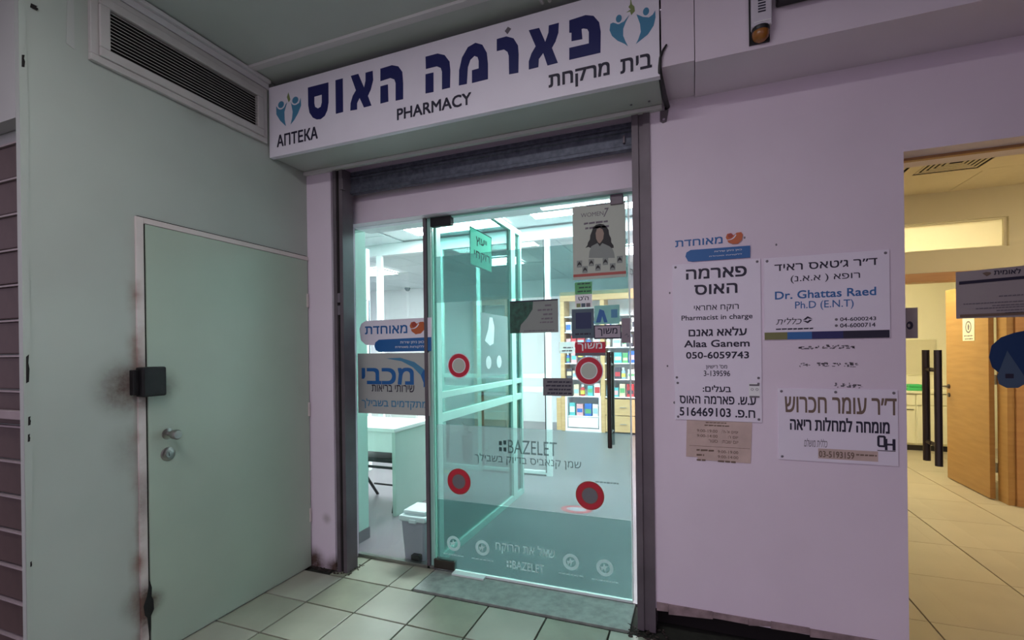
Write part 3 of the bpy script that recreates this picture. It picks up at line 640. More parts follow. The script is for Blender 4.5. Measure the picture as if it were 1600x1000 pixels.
pl = root('porch_fill_lamp', (1.4, -2.2, 3.02), 'added fill lamp under the porch ceiling above the viewpoint, out of view', 'ceiling light')  # fill lamp added to shape the light on the facade
box('housing', .78, 2.02, -2.30, -2.10, 3.035, 3.075, M['device'], pl, .004); box('diffuser', .80, 2.00, -2.275, -2.125, 3.022, 3.035, M['lamp_fill'], pl)
# emergency light and black box on the bulkhead
em = root('emergency_light', (2.655, -.33, 2.64), 'white vented alarm unit with an amber dome on the bulkhead', 'alarm light')
box('housing', 2.622, 2.694, -.345, -.302, 2.692, 2.95, M['device'], em, .004)
box('back_plate', 2.616, 2.69, -.312, -.300, 2.645, 2.95, M['burnt'], em)
for k in range(5): box('vent_slot', 2.645, 2.672, -.3465, -.3445, 2.745 + k * .011, 2.750 + k * .011, M['ink'], em)
box('ledge', 2.630, 2.690, -.3475, -.345, 2.706, 2.710, M['white'], em)
lathe('collar', (2.656, -.322, 2.694), (0, 0, -1), [(.033, 0), (.033, .012), (.031, .016)], M['black'], em)
lathe('amber_dome', (2.656, -.322, 2.680), (0, 0, -1), [(.031, 0), (.031, .012), (.028, .024), (.020, .033), (.010, .037), (.001, .038)], M['amber'], em)
bb = root('black_box', (2.83, -.33, 2.77), 'black metal box fixed to the bulkhead at the top edge', 'box')
box('case', 2.712, 3.05, -.36, -.302, 2.772, 2.99, M['black'], bb, .006); box('front_rim', 2.705, 3.057, -.37, -.36, 2.765, 2.995, M['burnt'], bb, .004)

# ================================================================ SHOP FRONT GLASS
GY = .235
w1 = st(root('window_1', (.47, GY, 0), 'narrow fixed glass pane left of the pharmacy door', 'window'), 'narrow fixed glass pane left of the pharmacy door', 'window')
box('pane', .18, .748, GY, GY + .01, .02, 2.288, M['glass_pane'], w1)
boxes('sill_rail', [(.18, .80, GY - .012, GY + .022, 0, .02)], M['steel'], w1, .002)
box('glass_edge', .745, .749, GY - .001, GY + .011, .02, 2.288, M['channel'], w1)
boxes('mullion', [(.749, .772, GY - .012, GY + .03, 0, 2.288)], M['channel'], w1, .002)
boxes('mullion_face', [(.772, .800, GY + .004, GY + .04, 0, 2.288)], M['alu_mint'], w1, .003)
box('frame_edge', .178, .186, GY - .004, GY + .014, 0, 2.288, M['channel'], w1)
dg = st(root('door_2', (1.43, GY, 0), 'frameless green glass pharmacy door covered with stickers and frosted bands', 'door'), 'frameless green glass pharmacy door covered with stickers and frosted bands', 'door')
gl = box('pane', .815, 2.058, GY, GY + .01, .018, 2.288, M['glass_door'], dg)
box('glass_edge', .806, .8145, GY, GY + .01, .018, 2.288, M['glass_edge'], dg); box('glass_edge', 2.0585, 2.066, GY - .001, GY + .011, .018, 2.288, M['alu'], dg)
box('frost_band', .83, 2.056, GY - .0012, GY - .0004, .462, .945, M['film_low'], dg)
box('frost_band', .83, 2.056, GY - .0012, GY - .0004, .022, .460, M['film_dark'], dg)
box('frost_band', .83, 2.056, GY - .0012, GY - .0004, 1.732, 2.03, M['film_up'], dg)
box('top_channel', .80, 2.10, GY - .008, GY + .02, 2.276, 2.290, M['alu_mint'], dg, .002)
box('top_patch', .808, .958, GY - .016, GY + .026, 2.225, 2.284, M['burnt'], dg, .003)
box('top_patch', 1.965, 2.035, GY - .014, GY + .024, 2.226, 2.284, M['channel'], dg, .003)
box('bottom_patch', .803, .950, GY - .018, GY + .028, .014, .072, M['dark_steel'], dg, .003)
boxes('floor_seal', [(.95, 1.17, GY - .05, GY + .012, .004, .016), (.95, 2.06, GY - .012, GY + .012, .004, .018)], M['alu'], dg, .002)
for s in (-1, 1):
    h = tube('pull_handle', [(1.952, GY + .005 + s * .052, .868), (1.952, GY + .005 + s * .052, 1.402)], .0125, M['dark_steel'], dg, 16)
    for z in (.95, 1.33): tube('handle_stud', [(1.952, GY + (0 if s < 0 else .01), z), (1.952, GY + .005 + s * .05, z)], .008, M['steel'], h)
DP = front(GY - .0022)
def circ_logo(x, z, r):
    shape('frost_emblem', [circ(x, z, r), circ(x, z, r * .62, n=16)[::-1]], DP, .0004, M['film_white'], dg)
    shape('frost_emblem', [[(x - r * .4, z - r * .4), (x - r * .1, z - r * .1), (x, z - r * .5), (x + r * .15, z), (x + r * .45, z + r * .25), (x + r * .05, z + r * .2), (x - r * .1, z + r * .5), (x - r * .2, z + r * .1), (x - r * .5, z + r * .1)]], DP, .0004, M['film_white'], dg)
for (x, z) in ((.942, .185), (1.144, .184), (1.71, .179), (1.907, .175)):
    circ_logo(x, z, .048); text_rows([1], x - .075, x + .075, z - .07, .018, DP, M['film_white'], dg)
text(heb('שאל את הרוקח'), DATA['pharm'], DP, M['film_text'], dg)
def bazelet(bb, m):
    x0, z0, x1, z1 = bb; u = (x1 - x0) * .16; h = z1 - z0
    for (a, b) in ((0, .1), (0, .55), (.5, .1), (.5, .62)):
        shape('print_dot', [rect(x0 + u * a, z0 + h * b, x0 + u * (a + .32), z0 + h * (b + .3))], DP, .0004, m, dg)
    text('BAZELET', (x0 + u, z0, x1, z1), DP, m, dg)
b2 = DATA['bz2']; bazelet((b2[0], .085, b2[2], .135), M['film_text'])
b1 = DATA['bz1']; bazelet((b1[0], .79, b1[2], .872), M['film_ink'])
c_ = DATA['can']; text(heb('שמן קנאביס בדיוק בשבילך'), (c_[0], .715, c_[2], .778), DP, M['film_ink'], dg)
text_rows([1], 1.86, 1.99, .665, .02, DP, M['film_ink'], dg)
for k, (bn, lab, mm) in enumerate((('ring1', 'upper left of the four', 0), ('ring2', 'upper right of the four', 0), ('ring3', 'lower left of the four', 1), ('ring4', 'lower right of the four', 1))):
    a = DATA[bn]; cx, cz = (a[0] + a[2]) / 2, (a[1] + a[3]) / 2; R = .083 if k else .08
    r_ = root('warning_ring', (cx, GY - .004, cz - R), 'round red-rimmed warning sticker on the glass door, ' + lab, 'sticker', 'red ring stickers on the glass door')
    shape('rim', [circ(cx, cz, R, n=40)], front(GY - .0022), .0006, M['white' if not mm else 'red_brown'], r_)
    shape('red_ring', [circ(cx, cz, R * .93, n=40)], front(GY - .003), .0006, M['ring_red'], r_)
    shape('inner_rim', [circ(cx, cz, R * .60, n=32)], front(GY - .0038), .0006, M['white' if not mm else 'red_brown'], r_)
    shape('centre', [circ(cx, cz, R * .54, n=32)], front(GY - .0046), .0006, M['poster' if not mm else 'grey_card'], r_)
def board(name, bb, y, t, m, label, cat, group=None, bevel=0.0):
    """flat sign: bb = x0,z0,x1,z1, front face at y"""
    o = box(name, bb[0], bb[2], y, y + t, bb[1], bb[3], m, None, bevel); return tag(o, label, cat, group)
def trect(o, nm, bb, y, m): return shape(nm, [rect(*bb)], front(y), .0004, m, o)
G1 = GY - .0035; G2 = GY - .0042; G3 = GY - .0050
# woman poster
p = DATA['post']; po = board('poster', (p[0], p[1], p[2], p[3] + .014), G1, .001, M['poster'], 'poster of a dark-haired woman above seven small packs, on the glass door', 'poster')
for nm, m in (('hair', 'hair'), ('shirt', 'flyer_grey'), ('face', 'skin')): shape(nm + '_print', [DATA[nm]], front(G2 - {'hair': 0, 'shirt': .0005, 'face': .001}[nm]), .0003, M[m], po)
text('WOMEN', (1.795, 2.176, 1.925, 2.20), front(G2), M['ink_soft'], po, .0); text('7', (1.925, 2.165, 1.955, 2.215), front(G2), M['ink_soft'], po, .01, slant=.3)
text_rows([.95, .9], 1.805, 1.955, 2.145, .028, front(G2), M['ink_soft'], po)
trect(po, 'top_strip', (1.83, 2.236, 2.046, 2.242), G2, M['ink_soft']); trect(po, 'red_strip', (p[0], 1.836, p[2], 1.852), G2, M['red_brown'])
for k, (x, z) in enumerate(((1.783, 1.902), (1.815, 1.868), (1.852, 1.905), (1.89, 1.875), (1.932, 1.905), (1.972, 1.872), (2.012, 1.91))):
    shape('pack_print', [[(x - .015, z - .012), (x + .015, z - .012), (x + .017, z + .028), (x - .015, z + .028)]], front(G2), .0003, M['flyer_grey'], po)
    shape('pack_print', [[(x - .014, z - .006), (x - .008, z + .012), (x, z + .022), (x + .009, z + .012), (x + .014, z - .006), (x + .005, z + .004), (x - .004, z + .004)]], front(G2 - .0005), .0003, M['hair'], po)
gp = DATA['gposter']; o = board('flyer', gp, G1, .001, M['white'], 'narrow green and white flyer below the woman poster', 'flyer')
trect(o, 'green_print', (gp[0], 1.735, gp[2], gp[3]), G2, M['g_poster']); text_rows([.9, .8, .9], gp[0] + .006, gp[2] - .006, 1.80, .022, front(G3), M['flyer_green'], o)
text(heb("ה'ט"), (gp[0] + .02, 1.70, gp[2] - .02, 1.725), front(G2), M['ink'], o, .02)
for k, c in enumerate(('green_logo', 'slate', 'ink_soft')): trect(o, 'photo_print', (gp[0] + .008 + k * .028, gp[1] + .002, gp[0] + .032 + k * .028, gp[1] + .024), G2, M[c])
o = board('flyer', DATA['teal'], G1, .001, M['teal_card'], 'pale teal flyer above the white pull notice', 'flyer')
t = DATA['teal']; shape('print', [[(t[0] + .008, t[1] + .01), (t[0] + .03, t[3] - .02), (t[0] + .055, t[3] - .03), (t[0] + .075, t[1] + .01), (t[0] + .055, t[1] + .008), (t[0] + .045, t[1] + .045), (t[0] + .035, t[1] + .01)]], front(G2), .0003, M['blue'], o); trect(o, 'print', (t[0] + .095, t[1] + .035, t[0] + .13, t[3] - .025), G2, M['teal_logo'])
b = DATA['blue']; o = board('opening_hours_card', b, G1, .001, M['slate'], 'slate card with a deep blue square beside the pull notice', 'card'); trect(o, 'blue_square', DATA['blue_in'], G2, M['deep_blue']); text_rows([.9], b[0] + .01, b[2] - .02, b[1] + .03, .024, front(G2), M['ink'], o)
o = board('pull_notice', DATA['msh'], G1 - .001, .001, M['ink'], 'white notice reading pull in black Hebrew letters with a dark border', 'notice')
a = DATA['msh']; trect(o, 'face', (a[0] + .006, a[1] + .008, a[2] - .006, a[3] - .006), G2 - .001, M['lilac_card']); text(heb('משוך'), (a[0] + .022, a[1] + .016, a[2] - .022, a[3] - .018), front(G3 - .001), M['ink'], o, .02)
o = board('card', DATA['stk'], G1, .001, M['purple_card'], 'narrow taupe card at the door edge beside the pull notice', 'card'); a = DATA['stk']; shape('print', [[(a[0] + .012, a[1] + .04), (a[0] + .03, a[1] + .055), (a[0] + .042, a[1] + .035), (a[0] + .03, a[1] + .03), (a[0] + .036, a[1] + .045)]], front(G2), .0003, M['ink_soft'], o)
o = board('pull_notice', DATA['red'], G1, .001, M['ring_red'], 'red notice reading pull in white Hebrew letters', 'notice'); a = DATA['red']; text(heb('משוך'), DATA['red_t'], front(G2), M['white'], o, .02); trect(o, 'dark_strip', (a[0], a[1], a[2], a[1] + .017), G2, M['ink_soft'])
o = board('note', DATA['smallw'], G1, .001, M['film_white'], 'small translucent printed label left of the red notice', 'label'); a = DATA['smallw']; text_rows([.8, .9], a[0] + .01, a[2] - .01, a[3] - .03, .018, front(G2), M['ink_soft'], o)
o = board('card', DATA['grey'], G1, .001, M['grey_card'], 'dark grey printed card below and left of the upper right ring sticker', 'card'); a = DATA['grey']; text_rows([.9, .95, .85, .9], a[0] + .01, a[2] - .008, a[3] - .018, .022, front(G2), M['ink'], o)
a = DATA['hands']; o = board('flyer', a, G1, .001, M['flyer_grey'], 'grey flyer with a dark green leafy corner on the glass door', 'flyer')
shape('leaf_print', [[(a[0], a[1]), (a[0] + .06, a[1]), (a[0] + .07, a[1] + .05), (a[0] + .11, a[1] + .09), (a[0] + .145, a[1] + .14), (a[0] + .15, a[3] - .001), (a[0], a[3] - .001)]], front(G2), .0003, M['flyer_green'], o)
text_rows([.4, .8, .5, .6], a[0] + .155, a[2] - .035, a[3] - .03, .026, front(G2), M['ink_soft'], o); text_rows([.7], a[0] + .155, a[2] - .03, a[1] + .065, .02, front(G2), M['ink_soft'], o); text_rows([1], a[0] + .09, a[2] - .02, a[1] + .016, .016, front(G2), M['ink_soft'], o)
trect(o, 'top_border', (a[0], a[3] - .008, a[2], a[3]), G3, M['ink'])
# signs on the fixed pane
o = shape('health_fund_sign', [DATA['gm_panel']], front(G1), .002, M['sign']); tag(o, 'rounded white sign with orange heart and blue pill on the fixed pane', 'sign')
shape('pill', [DATA['gm_pill']], front(G1 - .0006), .0005, M['blue'], o); shape('heart', [DATA['gm_blob']], front(G1 - .0006), .0005, M['orange'], o)
g = DATA['gm_blob']; shape('heart_dot', [circ(g[2][0] - .004, g[2][1] - .018, .018, n=16)], front(G1 - .0012), .0005, M['red_brown'], o)
def band(p0, p1, p2, w):
    L_ = []; R_ = []
    for k in range(9):
        t = k / 8; x = (1 - t) ** 2 * p0[0] + 2 * t * (1 - t) * p1[0] + t * t * p2[0]; z = (1 - t) ** 2 * p0[1] + 2 * t * (1 - t) * p1[1] + t * t * p2[1]
        L_.append((x - w * (1 - t * .3), z + w * .5)); R_.append((x + w * (1 - t * .3), z - w * .5))
    return L_ + R_[::-1]
shape('heart_swirl', [band((g[3][0] + .015, g[3][1] + .0), (g[2][0] + .018, g[2][1] - .05), (g[0][0] + .004, g[0][1] - .02), .004)], front(G1 - .0018), .0005, M['sign'], o)
text(heb('מאוחדת'), DATA['gm_text'], front(G1 - .0012), M['blue'], o, .03)
text(heb('כאן ניתן שירות'), DATA['gm_s1'], front(G1 - .0012), M['white'], o, .01); text(heb('ללקוחות מאוחדת'), DATA['gm_s2'], front(G1 - .0012), M['white'], o, .01)
o = board('health_fund_sign', DATA['mac'], G1, .002, M['soffit'], 'square grey-white sign with a blue swoosh on the fixed pane', 'sign')
shape('swoosh', [DATA['mac_sw']], front(G1 - .0006), .0005, M['teal_logo'], o)
shape('swoosh_tip', [DATA['mac_sw'][3:9]], front(G1 - .0012), .0005, M['blue'], o)
text(heb('מכבי'), DATA['mac_a'], front(G1 - .0012), M['blue'], o, .045); text(heb('שירותי בריאות'), DATA['mac_b'], front(G1 - .0012), M['ink'], o, .015); text(heb('מתקדמים בשבילך'), DATA['mac_c'], front(G1 - .0012), M['teal_logo'], o, .015)

# ================================================================ WALL PLAQUES
F1 = -.006
o = shape('health_fund_sign', [DATA['m_pill']], front(F1), .006, M['blue']); tag(o, 'small cut-out sign with blue pill and orange heart above the tall plaque', 'sign')
text(heb('כאן ניתן שירות'), DATA['m_s1'], front(F1 - .0006), M['white'], o, .01); text(heb('ללקוחות מאוחדת'), DATA['m_s2'], front(F1 - .0006), M['white'], o, .01)
shape('heart', [DATA['m_blob']], front(F1), .006, M['orange'], o); g = DATA['m_blob']
shape('heart_dot', [circ(g[2][0] - .003, g[2][1] - .012, .011, n=16)], front(F1 - .0006), .0005, M['red_brown'], o)
shape('heart_swirl', [band((g[3][0] + .01, g[3][1] + .002), (g[2][0] + .01, g[2][1] - .035), (g[0][0] + .002, g[0][1] - .014), .0025)], front(F1 - .0012), .0005, M['plaque'], o)
text(heb('מאוחדת'), DATA['m_text'], front(-.0012), M['blue'], o, .03)
def plaque(bb, label, cat='plaque', y=F1, t=.006, m='plaque', screws=((0, 0), (1, 0), (0, 1), (1, 1)), inset=.014):
    o = board('wall_plaque', bb, y, t, M[m], label, cat, None, .001)
    for (a, b) in screws:
        x = bb[0] + inset if a == 0 else (bb[2] - inset if a == 1 else (bb[0] + bb[2]) / 2); z = bb[1] + inset if b == 0 else bb[3] - inset
        lathe('screw', (x, y, z), (0, -1, 0), [(.006, 0), (.005, .002), (.001, .003)], M['ink_soft'], o, 10)
    return o
o = plaque(DATA['p1'], 'tall white plaque naming the pharmacist in charge')
PP = front(F1 - .0008)
for key, s, bold, h in (('p1_a', 'פארמה', .035, 1), ('p1_b', 'האוס', .035, 1), ('p1_c', 'רוקח אחראי', .01, 1), ('p1_d', 'Pharmacist in charge', .015, 0), ('p1_e', 'עלאא גאנם', .03, 1), ('p1_f', 'Alaa Ganem', .03, 0), ('p1_g', '050-6059743', .03, 0), ('p1_h', "מס' רישיון", .01, 1), ('p1_i', '3-139596', .01, 0)):
    text(heb(s) if h else s, DATA[key], PP, M['ink'], o, bold)
o = plaque(DATA['p2'], 'small white plaque naming the owners below the tall plaque')
for key, s, bold, h in (('p2_a', 'בעלים:', .025, 1), ('p2_b', 'ע.ש. פארמה האוס', .025, 1), ('p2_c', 'ח.פ. 516469103', .025, 1)): text(heb(s), DATA[key], PP, M['ink'], o, bold)
s_ = DATA['p2_st']; sk = box('sticker', s_[0], s_[2] - .004, F1 - .0015, F1 - .0005, s_[1], s_[3], M['white'], o)
for z0, z1 in ((s_[3] - .012, s_[3] - .004), (s_[1], s_[1] + .008)): trect(sk, 'dark_strip', (s_[0] + .002, z0, s_[2] - .006, z1), F1 - .002, M['ink_soft'])
for x in (.014, .034): shape('print', [circ(s_[0] + x, s_[3] - .028, .006, n=10), circ(s_[0] + x, s_[3] - .028, .004, n=8)[::-1]], front(F1 - .002), .0004, M['ink_soft'], sk)
o = shape('paper_notice', [DATA['paper']], front(-.003), .002, M['paper']); tag(o, 'torn yellowed opening-hours notice taped below the owners plaque', 'notice')
pp = DATA['paper']; xl, xr, zt = pp[0][0], pp[1][0], pp[0][1]; PN = front(-.0036); k_ = xr - xl
text_rows([1], xl + .3 * k_, xl + .62 * k_, zt - .006, .012, PN, M['brown_print'], o); text_rows([1], xl + .28 * k_, xl + .66 * k_, zt - .019, .014, PN, M['brown_print'], o)
for i, (a, b) in enumerate((("9:00-19:00", "ימים א'-ה':"), ("9:00-14:00", "יום ו':"), ("סגור", "יום שבת:"))):
    z = zt - .056 - i * .024; wd = .32 if i < 2 else .14
    text(heb(a), (xl + (.16 if i < 2 else .34) * k_, z, xl + (.16 + .32) * k_, z + .014), PN, M['brown_print'], o, .01); text(heb(b), (xl + (.54 if i != 1 else .64) * k_, z, xl + .79 * k_, z + .014), PN, M['brown_print'], o, .01)
trect(o, 'rule', (xl + .01, zt - .124, xr - .01, zt - .1225), -.0036, M['brown_print'])
for i, (a, wd) in enumerate((("9:00-19:00", .3), ("9:00-14:00", .12), (None, .14))):
    z = zt - .152 - i * .024
    if a: text(a, (xl + .48 * k_, z, xl + .79 * k_, z + .014), PN, M['brown_print'], o, .01)
    else: text_rows([1], xl + .48 * k_, xl + .75 * k_, z + .014, .022, PN, M['brown_print'], o)
    text_rows([1], xl + .15 * k_, xl + (.15 + wd) * k_, z + .014, .022, PN, M['brown_print'], o)
o = plaque(DATA['d1'], 'white doctor plaque with blue name and striped colour bar', screws=((0, 1), (1, 1)))
for key, s, bold, h, m in (('d1_a', 'ד״ר ג׳טאס ראיד', .02, 1, 'ink'), ('d1_b', 'רופא ( א.א.נ)', .005, 1, 'ink'), ('d1_c', 'Dr. Ghattas Raed', .025, 0, 'blue'), ('d1_d', 'Ph.D (E.N.T)', .005, 0, 'blue'), ('d1_h', '04-6000243', .02, 0, 'ink'), ('d1_i', '04-6000714', .02, 0, 'ink')):
    text(heb(s) if h else s, DATA[key], PP, M[m], o, bold)
text(heb('כללית'), DATA['d1_e'], PP, M['ink'], o, .0, slant=.3); text_rows([1], DATA['d1_g'][0], DATA['d1_g'][2], DATA['d1_g'][3], .016, PP, M['ink'], o)
a = DATA['d1_f']; cx, cz = (a[0] + a[2]) / 2, (a[1] + a[3]) / 2
shape('emblem', [[(a[0], cz), (cx, a[3]), (a[2], cz + .004), (a[2] - .01, cz + .004), (cx, a[3] - .009), (a[0] + .012, cz)]], PP, .0004, M['ink'], o); shape('emblem', [[(a[0], cz - .004), (a[0] + .01, cz - .004), (cx, a[1] + .009), (a[2] - .012, cz), (a[2], cz), (cx, a[1])]], PP, .0004, M['ink'], o)
for z in (DATA['d1_h'], DATA['d1_i']): shape('phone_mark', [circ(z[0] - .014, (z[1] + z[3]) / 2, .006, n=8)], PP, .0004, M['ink_soft'], o)
a = DATA['bar']; xs = [a[0], DATA['bar1'][0], DATA['bar1'][2], DATA['bar2'][0], a[2]]
for k, m in enumerate(('olive', 'blue', 'navy', 'ink')): trect(o, 'colour_bar', (xs[k], a[1], xs[k + 1], a[1] + .033), F1 - .0008, M[m])
for key, lab in (('r1', 'upper line of dark glue residue under the striped doctor plaque'), ('r2', 'lower line of dark glue residue under the striped doctor plaque'), ('r3', 'faint residue line just above the brown-lettered plaque')):
    a = DATA[key]; bm = bmesh.new()
    for k in range(46 if key != 'r3' else 20):
        x = random.uniform(a[0], a[2]); z = random.uniform(a[1], a[1] + (a[3] - a[1]) * .8); w = random.uniform(.003, .014); h = random.uniform(.002, .008)
        if key == 'r2' and .22 < (x - a[0]) / (a[2] - a[0]) < .34: continue
        bm.faces.new([bm.verts.new((x + p * w + random.uniform(-.002, .002), -.0008, z + q * h + random.uniform(-.001, .001))) for p, q in ((0, 0), (1, 0), (1, 1), (0, 1))])
    r_ = link('glue_residue', fin(bm, 'residue'), M['ink_soft']); tag(r_, lab, 'residue', kind='stuff')
o = plaque(DATA['d2'], 'white doctor plaque with brown lettering, lowest on the wall', screws=((0, 1), (1, 1), (2, 1), (0, 0)))
text(heb('ד״ר עומר חכרוש'), DATA['d2_a'], PP, M['brown_print'], o, .018); text(heb('מומחה למחלות ריאה'), DATA['d2_b'], PP, M['ink'], o, .025)
text(heb('כללית מושלם'), DATA['d2_c'], PP, M['ink_soft'], o, .0, slant=.2)
trect(o, 'phone_strip', DATA['d2_d'], F1 - .0008, M['paper']); text('03-5193159', DATA['d2_e'], front(F1 - .0014), M['brown_print'], o, .02); text_rows([1], DATA['d2_g'][0], DATA['d2_g'][2], DATA['d2_g'][3], .016, front(F1 - .0014), M['brown_print'], o)
a = DATA['d2_f']; w_ = a[2] - a[0]; h_ = a[3] - a[1]
shape('monogram_ring', [[(a[0], a[1] + h_ * .35), (a[0] + w_ * .08, a[1] + h_ * .25), (a[0] + w_ * .4, a[1] + h_ * .25), (a[0] + w_ * .48, a[1] + h_ * .35), (a[0] + w_ * .48, a[3] - h_ * .08), (a[0] + w_ * .4, a[3]), (a[0] + w_ * .08, a[3]), (a[0], a[3] - h_ * .08)], rect(a[0] + w_ * .13, a[1] + h_ * .38, a[0] + w_ * .35, a[3] - h_ * .13)], PP, .0004, M['ink'], o)
boxes('monogram_bars', [(a[0] + w_ * .42, a[0] + w_ * .56, F1 - .0012, F1 - .0004, a[1] + h_ * .08, a[3] - h_ * .2), (a[2] - w_ * .16, a[2], F1 - .0012, F1 - .0004, a[1] + h_ * .08, a[3] - h_ * .2), (a[0] + w_ * .56, a[2] - w_ * .16, F1 - .0012, F1 - .0004, a[1] + h_ * .38, a[1] + h_ * .50)], M['ink'], o)
trect(o, 'rule', (a[0], a[1], a[2], a[1] + .004), F1 - .0008, M['ink_soft'])
# ================================================================ PHARMACY INTERIOR
RX0, RX1, RY0, RY1, RZ = -4.6, 3.1, .52, 6.5, 2.8
st(box('floor_pharmacy', RX0, RX1, .235, RY1, -.25, .0, M['int_floor']), 'glossy grey-green floor inside the pharmacy', 'floor')
st(box('wall_back', RX0, RX1, RY1, RY1 + .1, 0, 2.95, M['int_wall']), 'white rear wall of the pharmacy', 'wall')
st(box('wall_shop_left', RX0 - .1, RX0, .3, RY1 + .1, 0, 2.95, M['int_wall']), 'white left wall inside the pharmacy', 'wall')
st(box('wall_shop_right', RX1, RX1 + .1, .235, RY1 + .1, 0, 2.95, M['int_wall']), 'white right wall inside the pharmacy', 'wall')
rv = st(boxes('wall_reveal', [(RX0, .06, .30, .52, 0, 2.95), (.06, .18, .30, .36, 2.288, 2.95)], M['green_lit_wall']), 'wall end just inside the fixed pane with green light painted in', 'wall')
st(box('baseboard_reveal', -.4, .066, .295, .526, 0, .085, M['int_floor']), 'grey baseboard round the green-tinted wall end', 'baseboard')
st(boxes('wall_inner_lintel', [(.18, RX1, .30, .42, 2.288, 2.95), (2.10, RX1, .235, .42, 0, 2.288)], M['int_wall']), 'inner face of the lintel over the glass door', 'wall')
ce = st(box('ceiling_pharmacy', RX0 - .1, RX1 + .1, .30, RY1 + .1, 2.82, 2.95, M['int_grid']), 'pale suspended tile ceiling in the pharmacy', 'ceiling')
LIGHTS = [(-.65, .55, 1.80, 2.40, 'over the consulting booth'), (.85, 2.05, 1.68, 2.28, 'just inside the glass door'), (-.65, -.05, 4.0, 4.6, 'in the middle of the shop, seen through the green partition'), (-3.0, -2.4, 4.0, 4.6, 'at the rear left of the shop'), (1.3, 1.9, 4.0, 4.6, 'in front of the product shelves'), (-3.0, -2.4, 1.8, 2.4, 'at the front left of the shop')]
tl = fin(bm_boxes([(-.295, .295, -.295, .295, 0, .012)], .002), 'ceiling_tile'); tl.materials.append(M['int_ceil'])
for i in range(13):
    for j in range(10):
        x, y = -4.3 + i * .6, .75 + j * .6
        if any(a - .28 < x < b + .28 and c - .28 < y < d + .28 for a, b, c, d, _ in LIGHTS) or y < 1.2: continue
        place('ceiling_tile', tl, (x, y, 2.802), ce)
def panel_light(x0, x1, y0, y1, z, m, label, group):
    r_ = root('ceiling_light', ((x0 + x1) / 2, (y0 + y1) / 2, z), label, 'ceiling light', group)
    boxes('frame', [(x0, x1, y0, y0 + .02, z, z + .02), (x0, x1, y1 - .02, y1, z, z + .02), (x0, x0 + .02, y0 + .02, y1 - .02, z, z + .02), (x1 - .02, x1, y0 + .02, y1 - .02, z, z + .02)], M['alu'], r_)
    box('diffuser', x0 + .02, x1 - .02, y0 + .02, y1 - .02, z + .004, z + .012, m, r_)
for (x0, x1, y0, y1, lab) in LIGHTS: panel_light(x0, x1, y0, y1, 2.79, M['lamp'], 'bright white ceiling panel light ' + lab, 'shop ceiling lights')
st(box('trim_4', RX0, RX1, 2.62, 2.70, 2.66, 2.80, M['int_grid']), 'pale ceiling beam across the pharmacy', 'beam')

# glazed partitions of the consulting booth
def partition(name, label, axis, fixed, stops, z_top=2.60, m='alu_mint', w=.05, gl='glass_green', black=False):
    lo, hi = stops[0][0], stops[-1][1]
    loc = (fixed, (lo + hi) / 2, 0) if axis == 'y' else ((lo + hi) / 2, fixed, 0)
    r_ = root(name, loc, label, 'partition')
    def bx(nm, a, b, t, z0, z1, mm, bev=.003):
        if axis == 'y': return box(nm, fixed - t, fixed + t, a, b, z0, z1, M[mm], r_, bev)
        return box(nm, a, b, fixed - t, fixed + t, z0, z1, M[mm], r_, bev)
    for (a, b) in stops: bx('post', a, b, .024, 0, z_top, m)
    for (p0, p1) in zip(stops, stops[1:]):
        for (z0, z1) in ((.0, .055), (.94, 1.0), (1.10, 1.145), (z_top - .05, z_top)): bx('rail', p0[1], p1[0], .022, z0, z1, m)
        for (z0, z1) in ((.055, .94), (1.0, 1.10), (1.145, z_top - .05)): bx('pane', p0[1], p1[0], .003, z0, z1, gl, 0)
    return r_
partition('glazed_partition', 'glazed partition running back from the door, with double rails', 'y', .785, [(.29, .35), (1.68, 1.79), (1.93, 1.97)])
pb = partition('glazed_partition', 'white framed glazed partition across the rear of the consulting booth', 'x', 2.65, [(-1.42, -1.34), (-.55, -.45), (.0, .05), (.845, .905)], 2.78, 'alu', gl='glass_clear')
box('black_seal', .835, .845, 2.622, 2.678, .04, 2.7, M['black'], pb); box('black_seal', .052, .060, 2.622, 2.678, .04, .93, M['black'], pb)
box('bottom_seal', .05, .84, 2.622, 2.630, .0, .018, M['black'], pb)
gs = box('booth_sign', .7895, .7915, .84, 1.26, 2.085, 2.385, M['sign_green']); tag(gs, 'green sign with dark Hebrew letters on the booth glass', 'sign')
boxes('border', [(.7915, .7925, .84, 1.26, 2.085, 2.092), (.7915, .7925, .84, 1.26, 2.378, 2.385), (.7915, .7925, .84, .846, 2.092, 2.378), (.7915, .7925, 1.254, 1.26, 2.092, 2.378)], M['matte_ink'], gs)
text(heb('ייעוץ'), (.95, 2.255, 1.16, 2.33), sidep(.7922), M['matte_ink'], gs, .03); text(heb('רוקחי'), (.91, 2.135, 1.22, 2.215), sidep(.7922), M['matte_ink'], gs, .03)
gd = box('booth_notice', .7895, .7905, 1.02, 1.62, 1.20, 1.73, M['film_low']); tag(gd, 'grey frosted notice with two oval emblems on the booth glass', 'notice')
for y in (1.17, 1.40): shape('oval_emblem', [circ(y, 1.32, .055, .055, 20)], sidep(.7915), .0005, M['film_white'], gd)
shape('figure_print', [[(1.1, 1.50), (1.2, 1.46), (1.28, 1.48), (1.3, 1.62), (1.26, 1.70), (1.2, 1.70), (1.17, 1.6)]], sidep(.7915), .0005, M['film_white'], gd)

